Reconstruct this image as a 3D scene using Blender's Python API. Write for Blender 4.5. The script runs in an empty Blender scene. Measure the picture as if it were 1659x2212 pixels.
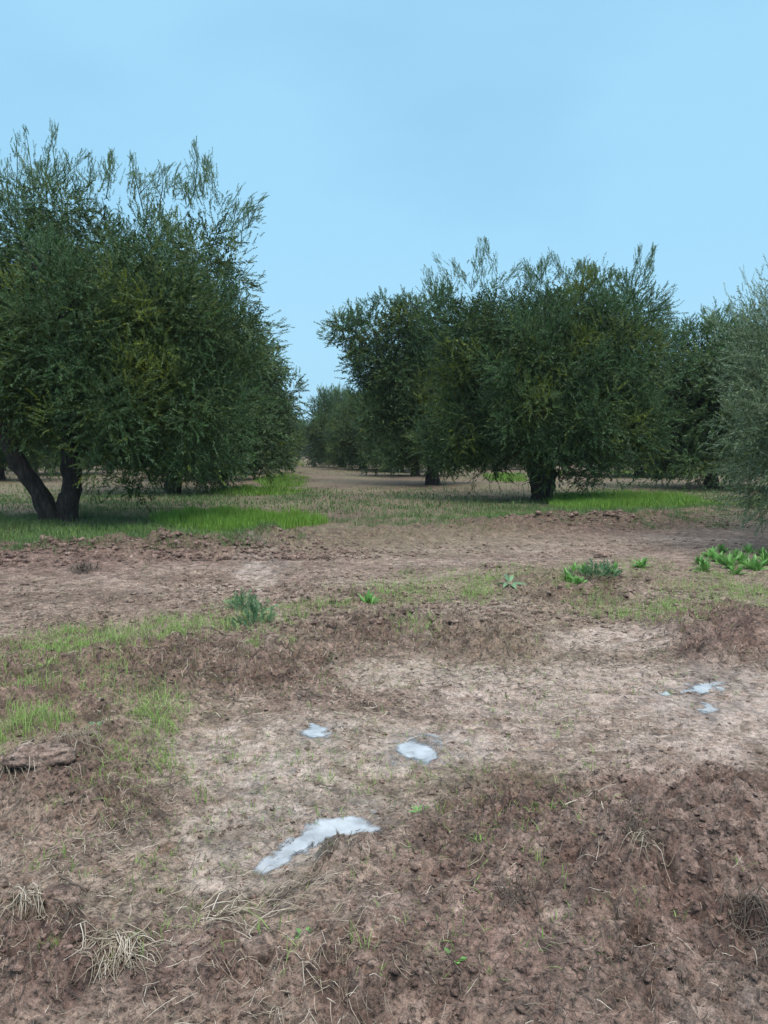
import bpy, math, random
import numpy as np

# ------------------------------------------------------------------ camera, sky, sun, exposure
SC = bpy.context.scene
COL = SC.collection
CAM_H = 1.5
PITCH = math.radians(4.57)
FV, CU, CV = 1640.0, 829.5, 1106.0          # focal length and centre in the units the layout was measured in

cam_d = bpy.data.cameras.new('camera')
cam = bpy.data.objects.new('camera', cam_d)
COL.objects.link(cam)
cam.location = (0, 0, CAM_H)
cam.rotation_euler = (math.radians(90) - PITCH, 0, 0)
cam_d.sensor_fit = 'VERTICAL'
cam_d.sensor_height = 36.0
cam_d.lens = 36.0 * FV / 2212.0
cam_d.clip_start = 0.05
cam_d.clip_end = 2000
SC.camera = cam

SUN_EL, SUN_AZ = math.radians(58), math.radians(150)
w = bpy.data.worlds.new('World'); SC.world = w; w.use_nodes = True
nt = w.node_tree; nt.nodes.clear()
wo = nt.nodes.new('ShaderNodeOutputWorld'); bg = nt.nodes.new('ShaderNodeBackground')
sky = nt.nodes.new('ShaderNodeTexSky'); sky.sky_type = 'NISHITA'; sky.sun_disc = False
sky.sun_elevation = SUN_EL; sky.sun_rotation = SUN_AZ
sky.air_density = 1.0; sky.dust_density = 2.0; sky.ozone_density = 1.5
sk = nt.nodes.new('ShaderNodeVectorMath'); sk.operation = 'SCALE'; sk.inputs[3].default_value = 0.085
tc = nt.nodes.new('ShaderNodeTexCoord'); mp = nt.nodes.new('ShaderNodeMapping')
mp.inputs['Scale'].default_value = (1.0, 1.0, 2.6)
nz = nt.nodes.new('ShaderNodeTexNoise'); nz.inputs['Scale'].default_value = 1.5
nz.inputs['Detail'].default_value = 4; nz.inputs['Roughness'].default_value = 0.45
cr = nt.nodes.new('ShaderNodeValToRGB')
cr.color_ramp.elements[0].position = 0.38; cr.color_ramp.elements[0].color = (0.238, 0.480, 0.675, 1)
cr.color_ramp.elements[1].position = 0.60; cr.color_ramp.elements[1].color = (0.288, 0.552, 0.745, 1)
mx = nt.nodes.new('ShaderNodeMixRGB'); mx.inputs[0].default_value = 0.86
L = nt.links.new
L(sky.outputs[0], sk.inputs[0]); L(tc.outputs['Generated'], mp.inputs[0]); L(mp.outputs[0], nz.inputs['Vector'])
L(nz.outputs['Fac'], cr.inputs[0]); L(sk.outputs[0], mx.inputs[1]); L(cr.outputs[0], mx.inputs[2])
sx = nt.nodes.new('ShaderNodeSeparateXYZ'); L(tc.outputs['Generated'], sx.inputs[0])
mr = nt.nodes.new('ShaderNodeMapRange'); mr.interpolation_type = 'SMOOTHSTEP'
mr.inputs['From Min'].default_value = 0.50; mr.inputs['From Max'].default_value = 0.97; L(sx.outputs['Z'], mr.inputs['Value'])
zx = nt.nodes.new('ShaderNodeMixRGB'); zx.inputs[2].default_value = (1.75, 1.80, 1.85, 1)
hr = nt.nodes.new('ShaderNodeMapRange'); hr.interpolation_type = 'SMOOTHSTEP'; hr.inputs['From Min'].default_value = 0.0; hr.inputs['From Max'].default_value = 0.32
hr.inputs['To Min'].default_value = 0.6; hr.inputs['To Max'].default_value = 0.0; L(sx.outputs['Z'], hr.inputs['Value'])
hx = nt.nodes.new('ShaderNodeMixRGB'); hx.inputs[2].default_value = (0.325, 0.545, 0.685, 1)
L(hr.outputs[0], hx.inputs[0]); L(mx.outputs[0], hx.inputs[1])
L(mr.outputs[0], zx.inputs[0]); L(hx.outputs[0], zx.inputs[1])
L(zx.outputs[0], bg.inputs[0]); L(bg.outputs[0], wo.inputs[0])
bg.inputs[1].default_value = 1.0

sl = bpy.data.lights.new('sun', 'SUN'); sl.energy = 1.5; sl.angle = math.radians(25); sl.color = (1.0, 0.86, 0.74)
so = bpy.data.objects.new('sun', sl); COL.objects.link(so)
# lamp -Z points away from the sun; azimuth measured clockwise from +Y as in the sky node
sd = (math.sin(SUN_AZ) * math.cos(SUN_EL), math.cos(SUN_AZ) * math.cos(SUN_EL), math.sin(SUN_EL))
from mathutils import Vector
so.rotation_euler = Vector(sd).to_track_quat('Z', 'Y').to_euler()

SC.view_settings.view_transform = 'Standard'
SC.view_settings.look = 'None'
SC.view_settings.gamma = 1.0
SC.view_settings.exposure = 0.52

rnd = np.random.default_rng(7)
PI = math.pi

# ------------------------------------------------------------------ helpers
def ground_at(u, v):
    """point of the flat ground seen in direction (u, v) of the measuring sheet"""
    a, b = (u - CU) / FV, (CV - v) / FV
    dy = math.cos(PITCH) + b * math.sin(PITCH); dz = -math.sin(PITCH) + b * math.cos(PITCH)
    t = CAM_H / -dz
    return a * t, dy * t

def at_depth(u, v, Y):
    a, b = (u - CU) / FV, (CV - v) / FV
    dy = math.cos(PITCH) + b * math.sin(PITCH); dz = -math.sin(PITCH) + b * math.cos(PITCH)
    t = Y / dy
    return np.array([a * t, Y, CAM_H + dz * t])

def sheet_uv(x, y):
    y = np.maximum(y, 0.3)
    dep = y * math.cos(PITCH) + CAM_H * math.sin(PITCH)
    return CU + FV * x / dep, CV - FV * (y * math.sin(PITCH) - CAM_H * math.cos(PITCH)) / dep

def hash2(ix, iy, seed):
    h = (ix.astype(np.int64) * 374761393 + iy.astype(np.int64) * 668265263 + seed * 974634777) & 0xffffffff
    h = ((h ^ (h >> 13)) * 1274126177) & 0xffffffff
    h = (h ^ (h >> 16)) & 0xffffffff
    h = (h * 2246822519) & 0xffffffff
    return ((h ^ (h >> 15)) & 0xffffff) / float(0xffffff)

def perlin(x, y, seed=0):
    ix, iy = np.floor(x), np.floor(y); fx, fy = x - ix, y - iy
    sx, sy = fx * fx * (3 - 2 * fx), fy * fy * (3 - 2 * fy)
    def g(dx, dy):
        a = hash2(ix + dx, iy + dy, seed) * 2 * PI
        return np.cos(a) * (fx - dx) + np.sin(a) * (fy - dy)
    a = g(0, 0) * (1 - sx) + g(1, 0) * sx; b = g(0, 1) * (1 - sx) + g(1, 1) * sx
    return (a * (1 - sy) + b * sy) * 1.5

def fbm(x, y, octv=4, seed=0, gain=0.5):
    s = 0; a = 1
    for k in range(octv):
        s = s + a * perlin(x * 2 ** k + 17.3 * k, y * 2 ** k - 9.1 * k, seed + k); a *= gain
    return s

def clods(x, y, s, seed, dens=1.0):
    """height field of rounded lumps about s metres apart (in metres)"""
    X, Y = x / s, y / s
    ix, iy = np.floor(X), np.floor(Y)
    best = np.zeros_like(X)
    for dx in (-1, 0, 1):
        for dy in (-1, 0, 1):
            cx, cy = ix + dx, iy + dy
            px = cx + hash2(cx, cy, seed); py = cy + hash2(cx, cy, seed + 5)
            rr = 0.25 + 0.5 * hash2(cx, cy, seed + 9)
            keep = hash2(cx, cy, seed + 13) < dens
            el = 0.75 + 0.5 * hash2(cx, cy, seed + 17)
            d2 = (X - px) ** 2 * el + (Y - py) ** 2 / el
            h = np.sqrt(np.maximum(0, rr * rr - d2)) * keep
            best = np.maximum(best, h)
    return best * s

def sstep(a, b, x):
    t = np.clip((x - a) / (b - a), 0, 1); return t * t * (3 - 2 * t)

def emask(u, v, ells, soft=0.45):
    m = np.zeros_like(u)
    for e in ells:
        cu, cv, ru, rv = e[:4]; ang = math.radians(e[4]) if len(e) > 4 else 0; k = e[5] if len(e) > 5 else 1.0
        du, dv = u - cu, v - cv
        a = (du * math.cos(ang) + dv * math.sin(ang)) / ru; b = (-du * math.sin(ang) + dv * math.cos(ang)) / rv
        d = np.sqrt(a * a + b * b)
        m = np.maximum(m, k * (1 - sstep(1 - soft, 1 + soft, d)))
    return m

def mesh_np(name, V, faces_list, mat, parent=None, smooth=False, attrs=None):
    """V (n,3); faces_list: list of (m,k) int arrays"""
    me = bpy.data.meshes.new(name)
    V = np.asarray(V, dtype=np.float32)
    me.vertices.add(len(V)); me.vertices.foreach_set('co', V.ravel())
    loops = np.concatenate([np.asarray(f, dtype=np.int32).ravel() for f in faces_list])
    tot = np.concatenate([np.full(len(f), f.shape[1], dtype=np.int32) for f in faces_list])
    st = np.concatenate([[0], np.cumsum(tot)[:-1]]).astype(np.int32)
    me.loops.add(len(loops)); me.loops.foreach_set('vertex_index', loops)
    me.polygons.add(len(tot)); me.polygons.foreach_set('loop_start', st); me.polygons.foreach_set('loop_total', tot)
    if smooth: me.polygons.foreach_set('use_smooth', np.ones(len(tot), dtype=bool))
    me.update(calc_edges=True)
    if attrs:
        for k, a in attrs.items():
            at = me.attributes.new(k, 'FLOAT', 'POINT'); at.data.foreach_set('value', np.asarray(a, dtype=np.float32).ravel())
    me.materials.append(mat)
    o = bpy.data.objects.new(name, me); COL.objects.link(o)
    if parent is not None: o.parent = parent
    return o

def tag(o, label=None, cat=None, group=None, kind=None):
    if label: o['label'] = label
    if cat: o['category'] = cat
    if group: o['group'] = group
    if kind: o['kind'] = kind
    return o

def thing(name, label, cat, loc=(0, 0, 0), group=None):
    o = bpy.data.objects.new(name, None); COL.objects.link(o); o.location = loc
    o.empty_display_size = 0.3
    return tag(o, label, cat, group)

# ------------------------------------------------------------------ materials
def newmat(name):
    m = bpy.data.materials.new(name); m.use_nodes = True
    n = m.node_tree; n.nodes.clear()
    out = n.nodes.new('ShaderNodeOutputMaterial'); p = n.nodes.new('ShaderNodeBsdfPrincipled')
    n.links.new(p.outputs[0], out.inputs[0]); return m, n, p

def N(n, t, **kw):
    k = n.nodes.new(t)
    for a, b in kw.items(): setattr(k, a, b)
    return k

def noise(n, vec, scale, detail=4, rough=0.55, dist=0.0):
    k = N(n, 'ShaderNodeTexNoise'); k.inputs['Scale'].default_value = scale; k.inputs['Detail'].default_value = detail
    k.inputs['Roughness'].default_value = rough; k.inputs['Distortion'].default_value = dist
    n.links.new(vec, k.inputs['Vector']); return k.outputs['Fac']

def ramp(n, fac, stops):
    r = N(n, 'ShaderNodeValToRGB'); e = r.color_ramp.elements
    while len(e) < len(stops): e.new(0.5)
    for k, (p, c) in enumerate(stops):
        e[k].position = p; e[k].color = (c[0], c[1], c[2], 1) if hasattr(c, '__len__') else (c, c, c, 1)
    n.links.new(fac, r.inputs[0]); return r.outputs[0]

def mixc(n, f, a, b, mode='MIX'):
    m = N(n, 'ShaderNodeMixRGB', blend_type=mode)
    for i, s in ((0, f), (1, a), (2, b)):
        if hasattr(s, 'is_output'): n.links.new(s, m.inputs[i])
        elif i == 0: m.inputs[0].default_value = s
        else: m.inputs[i].default_value = (*s, 1)
    return m.outputs[0]

def mth(n, op, a, b=None, clamp=False):
    m = N(n, 'ShaderNodeMath', operation=op); m.use_clamp = clamp
    for i, s in ((0, a), (1, b)):
        if s is None: continue
        if hasattr(s, 'is_output'): n.links.new(s, m.inputs[i])
        else: m.inputs[i].default_value = s
    return m.outputs[0]

def attr(n, name): return N(n, 'ShaderNodeAttribute', attribute_name=name).outputs['Fac']

def soil_material():
    m, n, p = newmat('wet_soil')
    pos = N(n, 'ShaderNodeNewGeometry').outputs['Position']
    pale, red, wet, moss = attr(n, 'pale'), attr(n, 'red'), attr(n, 'wet'), attr(n, 'moss')
    n1 = noise(n, pos, 1.3, 6, 0.6, 0.3); n2 = noise(n, pos, 9, 6, 0.65); n3 = noise(n, pos, 48, 5, 0.7); n4 = noise(n, pos, 170, 3, 0.7)
    brown = ramp(n, n2, [(0.3, (0.170, 0.108, 0.080)), (0.52, (0.248, 0.186, 0.147)), (0.72, (0.360, 0.265, 0.208))])
    redc = ramp(n, n2, [(0.3, (0.120, 0.072, 0.062)), (0.52, (0.220, 0.146, 0.119)), (0.75, (0.360, 0.258, 0.216))])
    palec = ramp(n, n2, [(0.3, (0.300, 0.215, 0.160)), (0.5, (0.385, 0.306, 0.262)), (0.75, (0.480, 0.395, 0.345))])
    f1 = mth(n, 'ADD', red, mth(n, 'MULTIPLY', mth(n, 'SUBTRACT', n1, 0.5), 1.6), True)
    c = mixc(n, f1, brown, redc)
    f2 = mth(n, 'ADD', pale, mth(n, 'MULTIPLY', mth(n, 'SUBTRACT', n2, 0.5), 1.5))
    f2 = mth(n, 'MULTIPLY', f2, mth(n, 'ADD', pale, 0.25), True)
    c = mixc(n, f2, c, palec)
    c = mixc(n, 0.85, c, ramp(n, noise(n, pos, 4.5, 5, 0.7, 0.8), [(0.38, 0.58), (0.5, 0.95), (0.62, 1.15)]), 'MULTIPLY')
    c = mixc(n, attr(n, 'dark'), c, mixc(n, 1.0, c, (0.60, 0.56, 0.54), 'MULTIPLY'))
    # crumbs and humus flecks
    fleck = ramp(n, n3, [(0.38, 0.28), (0.47, 0.92), (0.66, 1.42)])
    ff = mth(n, 'SUBTRACT', 1.0, mth(n, 'MULTIPLY', pale, 0.4), True)
    c = mixc(n, ff, c, fleck, 'MULTIPLY')
    c = mixc(n, 0.8, c, ramp(n, noise(n, pos, 17, 5, 0.75, 0.4), [(0.40, 0.45), (0.49, 1.0), (0.64, 1.2)]), 'MULTIPLY')
    fleck2 = ramp(n, n4, [(0.36, 0.50), (0.50, 1.0), (0.7, 1.4)])
    c = mixc(n, 0.8, c, fleck2, 'MULTIPLY')
    # greenish algae film / fine moss
    mo = mth(n, 'MULTIPLY', moss, ramp(n, noise(n, pos, 22, 5, 0.7), [(0.42, 0.0), (0.6, 0.8)]), True)
    c = mixc(n, mo, c, (0.20, 0.22, 0.10))
    c = mixc(n, mth(n, 'MULTIPLY', wet, 0.55), c, mixc(n, 1.0, c, (0.72, 0.70, 0.70), 'MULTIPLY'))
    n.links.new(c, p.inputs['Base Color'])
    r = ramp(n, noise(n, pos, 5, 4, 0.6), [(0.35, 0.0), (0.62, 1.0)])
    wf = mth(n, 'MULTIPLY', wet, r, True)
    rr = mth(n, 'SUBTRACT', 0.86, mth(n, 'MULTIPLY', wf, 0.66))
    n.links.new(rr, p.inputs['Roughness'])
    n.links.new(mth(n, 'ADD', 0.4, mth(n, 'MULTIPLY', wf, 0.5)), p.inputs['Specular IOR Level'])
    b = N(n, 'ShaderNodeBump'); n.links.new(mth(n, 'SUBTRACT', 0.95, mth(n, 'MULTIPLY', wf, 0.6)), b.inputs['Strength']); b.inputs['Distance'].default_value = 0.018
    hgt = mth(n, 'ADD', mth(n, 'MULTIPLY', n3, 0.9), mth(n, 'MULTIPLY', n4, 0.4))
    n.links.new(hgt, b.inputs['Height']); n.links.new(b.outputs[0], p.inputs['Normal'])
    return m

def leaf_material(name, dark, mid, yellow, under, trans=0.18):
    m, n, p = newmat(name)
    t = attr(n, 'tint'); yl = attr(n, 'yel')
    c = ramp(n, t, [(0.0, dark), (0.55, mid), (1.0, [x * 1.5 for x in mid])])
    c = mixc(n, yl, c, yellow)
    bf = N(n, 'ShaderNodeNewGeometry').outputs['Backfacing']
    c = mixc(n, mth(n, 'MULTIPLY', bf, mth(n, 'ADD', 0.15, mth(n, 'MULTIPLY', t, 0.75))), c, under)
    n.links.new(c, p.inputs['Base Color']); p.inputs['Roughness'].default_value = 0.55
    p.inputs['Specular IOR Level'].default_value = 0.22
    tr = N(n, 'ShaderNodeBsdfTranslucent'); n.links.new(c, tr.inputs[0])
    mxs = N(n, 'ShaderNodeMixShader'); mxs.inputs[0].default_value = trans
    out = [k for k in n.nodes if k.type == 'OUTPUT_MATERIAL'][0]
    n.links.new(p.outputs[0], mxs.inputs[1]); n.links.new(tr.outputs[0], mxs.inputs[2]); n.links.new(mxs.outputs[0], out.inputs[0])
    return m

def simple_leaf(name, a, b, rough=0.5, trans=0.25, third=None):
    m, n, p = newmat(name)
    st = [(0.0, a), (0.6, b), (1.0, third or [x * 1.25 for x in b])]
    c = ramp(n, attr(n, 'tint'), st)
    n.links.new(c, p.inputs['Base Color']); p.inputs['Roughness'].default_value = rough
    p.inputs['Specular IOR Level'].default_value = 0.35
    if trans > 0:
        tr = N(n, 'ShaderNodeBsdfTranslucent'); n.links.new(c, tr.inputs[0])
        mxs = N(n, 'ShaderNodeMixShader'); mxs.inputs[0].default_value = trans
        out = [k for k in n.nodes if k.type == 'OUTPUT_MATERIAL'][0]
        n.links.new(p.outputs[0], mxs.inputs[1]); n.links.new(tr.outputs[0], mxs.inputs[2]); n.links.new(mxs.outputs[0], out.inputs[0])
    return m

def bark_material():
    m, n, p = newmat('olive_bark')
    pos = N(n, 'ShaderNodeTexCoord').outputs['Object']
    mpn = N(n, 'ShaderNodeMapping'); mpn.inputs['Scale'].default_value = (1, 1, 0.25); n.links.new(pos, mpn.inputs[0])
    a = noise(n, mpn.outputs[0], 16, 6, 0.7, 0.4)
    c = ramp(n, a, [(0.35, (0.012, 0.009, 0.008)), (0.55, (0.040, 0.031, 0.027)), (0.75, (0.10, 0.08, 0.068))])
    n.links.new(c, p.inputs['Base Color']); p.inputs['Roughness'].default_value = 0.9
    b = N(n, 'ShaderNodeBump'); b.inputs['Strength'].default_value = 1.0; b.inputs['Distance'].default_value = 0.03
    n.links.new(a, b.inputs['Height']); n.links.new(b.outputs[0], p.inputs['Normal'])
    return m

def water_material():
    m, n, p = newmat('muddy_sky_tinted_water')
    pos = N(n, 'ShaderNodeNewGeometry').outputs['Position']
    c = ramp(n, noise(n, pos, 9, 4, 0.6), [(0.35, (0.34, 0.34, 0.35)), (0.62, (0.55, 0.56, 0.58))])  # milky mud tone, kept pale to stand in for reflected sky
    n.links.new(c, p.inputs['Base Color']); p.inputs['Roughness'].default_value = 0.06; p.inputs['Metallic'].default_value = 0.2
    p.inputs['Specular IOR Level'].default_value = 1.0
    b = N(n, 'ShaderNodeBump'); b.inputs['Strength'].default_value = 0.15; b.inputs['Distance'].default_value = 0.01
    n.links.new(noise(n, pos, 16, 3), b.inputs['Height']); n.links.new(b.outputs[0], p.inputs['Normal'])
    gl = N(n, 'ShaderNodeBsdfGlossy'); gl.inputs['Roughness'].default_value = 0.1; gl.inputs['Color'].default_value = (1, 1, 1, 1)
    n.links.new(b.outputs[0], gl.inputs['Normal'])
    tr = N(n, 'ShaderNodeBsdfTransparent'); fr = N(n, 'ShaderNodeFresnel'); fr.inputs['IOR'].default_value = 1.45
    m1 = N(n, 'ShaderNodeMixShader'); n.links.new(fr.outputs[0], m1.inputs[0]); n.links.new(tr.outputs[0], m1.inputs[1]); n.links.new(gl.outputs[0], m1.inputs[2])
    m2 = N(n, 'ShaderNodeMixShader'); d = mth(n, 'ADD', attr(n, 'depth'), mth(n, 'MULTIPLY', mth(n, 'SUBTRACT', noise(n, pos, 30, 4, .7), .5), .012))
    n.links.new(ramp(n, mth(n, 'MULTIPLY', d, 60), [(0.02, 0.0), (0.75, 0.95)]), m2.inputs[0])
    n.links.new(m1.outputs[0], m2.inputs[1]); n.links.new(p.outputs[0], m2.inputs[2])
    out = [k for k in n.nodes if k.type == 'OUTPUT_MATERIAL'][0]; n.links.new(m2.outputs[0], out.inputs[0])
    return m

SOIL = soil_material()
BARK = bark_material()
WATER = water_material()
LEAF = leaf_material('olive_leaf', (0.007, 0.026, 0.008), (0.044, 0.106, 0.028), (0.150, 0.190, 0.014), (0.13, 0.20, 0.12))
LEAF_S = leaf_material('silvery_olive_leaf', (0.040, 0.080, 0.035), (0.135, 0.195, 0.100), (0.15, 0.20, 0.06), (0.26, 0.34, 0.25))
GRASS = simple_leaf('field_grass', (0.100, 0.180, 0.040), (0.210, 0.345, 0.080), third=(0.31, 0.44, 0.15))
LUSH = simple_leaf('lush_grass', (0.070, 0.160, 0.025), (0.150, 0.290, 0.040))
DULL = simple_leaf('shaded_grass', (0.060, 0.120, 0.038), (0.115, 0.195, 0.065), third=(.16, .21, .09))  # lightest tone toned down, shade under the trees put into the grass colour
BROAD = simple_leaf('broad_leaf', (0.070, 0.180, 0.045), (0.160, 0.350, 0.090), rough=0.35)
BLUEW = simple_leaf('blue_green_leaf', (0.060, 0.140, 0.065), (0.150, 0.270, 0.140), rough=0.5)
STRAW = simple_leaf('dry_straw', (0.150, 0.120, 0.085), (0.340, 0.290, 0.220), rough=0.8, trans=0.0, third=(0.55, 0.50, 0.42))
ROOT = simple_leaf('dead_root', (0.045, 0.036, 0.030), (0.115, 0.092, 0.075), rough=0.9, trans=0.0)

# ------------------------------------------------------------------ the ground
PALE = [(560, 1800, 190, 120, -20), (600, 1640, 240, 90), (900, 1610, 240, 60), (1250, 1500, 330, 70), (1600, 1530, 150, 90), (1480, 1640, 220, 55),
        (1000, 1465, 330, 32), (1130, 2020, 80, 45, 0, .45), (1600, 2160, 150, 90, 0, .5), (1330, 1390, 160, 25), (560, 1230, 30, 60), (820, 1740, 120, 50, 0, .6),
        (1100, 1580, 200, 60, 0, .7), (700, 1890, 160, 30, -25, .6), (300, 2120, 160, 70, 0, .4), (330, 1900, 200, 70, 0, .35), (620, 2030, 170, 60, -10, .35)]
RED = [(1300, 2000, 500, 260, 0, .8), (400, 2150, 500, 120, 0, .7), (1480, 1760, 260, 120), (1560, 1960, 200, 170), (1130, 1770, 170, 90), (1150, 1900, 200, 110, 0, .6), (640, 2130, 240, 90, 0, .7), (430, 1440, 330, 60), (850, 1400, 180, 40),
       (1000, 1600, 140, 45, 0, .6), (770, 1540, 200, 40, 0, .6), (50, 2080, 130, 80), (100, 1500, 200, 90), (400, 1190, 260, 26), (130, 1215, 200, 22), (1230, 1137, 280, 20), (1400, 1270, 180, 40, 0, .6),
       (1560, 1380, 120, 50), (1060, 2150, 300, 80, 0, .5), (200, 1680, 170, 70, 0, .5)]
CLOD = [(1480, 1770, 280, 130), (1540, 1980, 240, 200), (1130, 1780, 180, 90), (1120, 1900, 250, 130, 0, .7), (640, 2140, 300, 120, 0, .7), (430, 1450, 330, 50), (900, 1380, 260, 40),
        (60, 2080, 160, 100), (60, 1500, 200, 100, 0, .7), (400, 1195, 260, 26), (1230, 1137, 280, 20), (760, 1300, 120, 30), (1250, 1280, 160, 40), (1560, 1380, 130, 60), (150, 1680, 180, 90, 0, .8),
        (720, 1860, 120, 30, -30, .9), (250, 1400, 200, 60, 0, .6)]
MOUND = [(1500, 1800, 320, 150, 0, .11), (1300, 1990, 420, 210, 0, .09), (600, 2130, 300, 130, -15, .09), (40, 2060, 140, 110, 0, .16), (120, 1660, 180, 90, 0, .12), (760, 1850, 130, 50, -28, .05),
         (430, 1420, 420, 60, -6, .10), (900, 1370, 340, 50, -4, .09), (1560, 1360, 170, 70, 0, .12), (1250, 1265, 300, 45, 0, .08), (80, 1480, 200, 80, 0, .09)]
MOSS = [(560, 1800, 190, 120, -20, .5), (850, 1700, 200, 80, 0, .5), (700, 1600, 260, 60, 0, .4), (1050, 1680, 250, 40, 0, .6), (900, 1420, 420, 60, 0, .5), (250, 1500, 300, 150, 0, .5), (1200, 1300, 500, 60, 0, .4), (500, 1160, 700, 40, 0, .5), (1300, 1090, 400, 40, 0, .6), (400, 1900, 300, 60, 0, .4)]
WET = [(600, 1720, 130, 90, -30, 1), (660, 1800, 230, 90, -25, 1), (900, 1625, 120, 40, 0, .9), (700, 1580, 90, 35, 0, .9), (1530, 1500, 150, 60, 0, .9), (560, 1210, 60, 30, 0, .8), (1450, 1490, 60, 20), (470, 1880, 90, 30, -20, .8)]
# puddles: strokes of (u, v, half width across, half height)
PUD = [[(735, 1788, 62, 20, -4), (800, 1793, 22, 11), (660, 1818, 75, 17, -28), (585, 1866, 34, 15, -25), (765, 1772, 20, 7)],
       [(897, 1622, 36, 17, 12), (925, 1632, 14, 9)],
       [(685, 1582, 26, 13), (672, 1566, 10, 6)],
       [(1530, 1484, 42, 11, -6), (1478, 1492, 14, 5)],
       [(1432, 1495, 15, 5)],
       [(1528, 1530, 20, 9)]]

def path_mask(u, v):
    top = np.interp(u, [-800, 0, 600, 1080, 1659, 2600], [1235, 1220, 1196, 1158, 1126, 1085])
    bot = np.interp(u, [-800, 0, 400, 800, 1300, 1659, 2600], [1370, 1325, 1292, 1240, 1200, 1188, 1160])
    return sstep(-8, 12, v - top) * (1 - sstep(-18, 22, v - bot))

def axis(lo, fine_a, fine_b, hi, d, g):
    a = list(np.arange(fine_a, fine_b, d)); s = d; x = a[-1]
    while x < hi: s *= 1 + g; s = min(s, 12); x += s; a.append(x)
    b = []; s = d; x = fine_a
    while x > lo: s *= 1.09; s = min(s, 12); x -= s; b.append(x)
    return np.array(b[::-1] + a)
gx_r = axis(0, 0, 2.3, 340, 0.0125, 0.011)
gx_r = gx_r[gx_r >= 0]
GX = np.concatenate([-gx_r[:0:-1], gx_r])
GY = axis(-60, 1.55, 4.6, 420, 0.0125, 0.0042)
GY = GY

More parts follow.
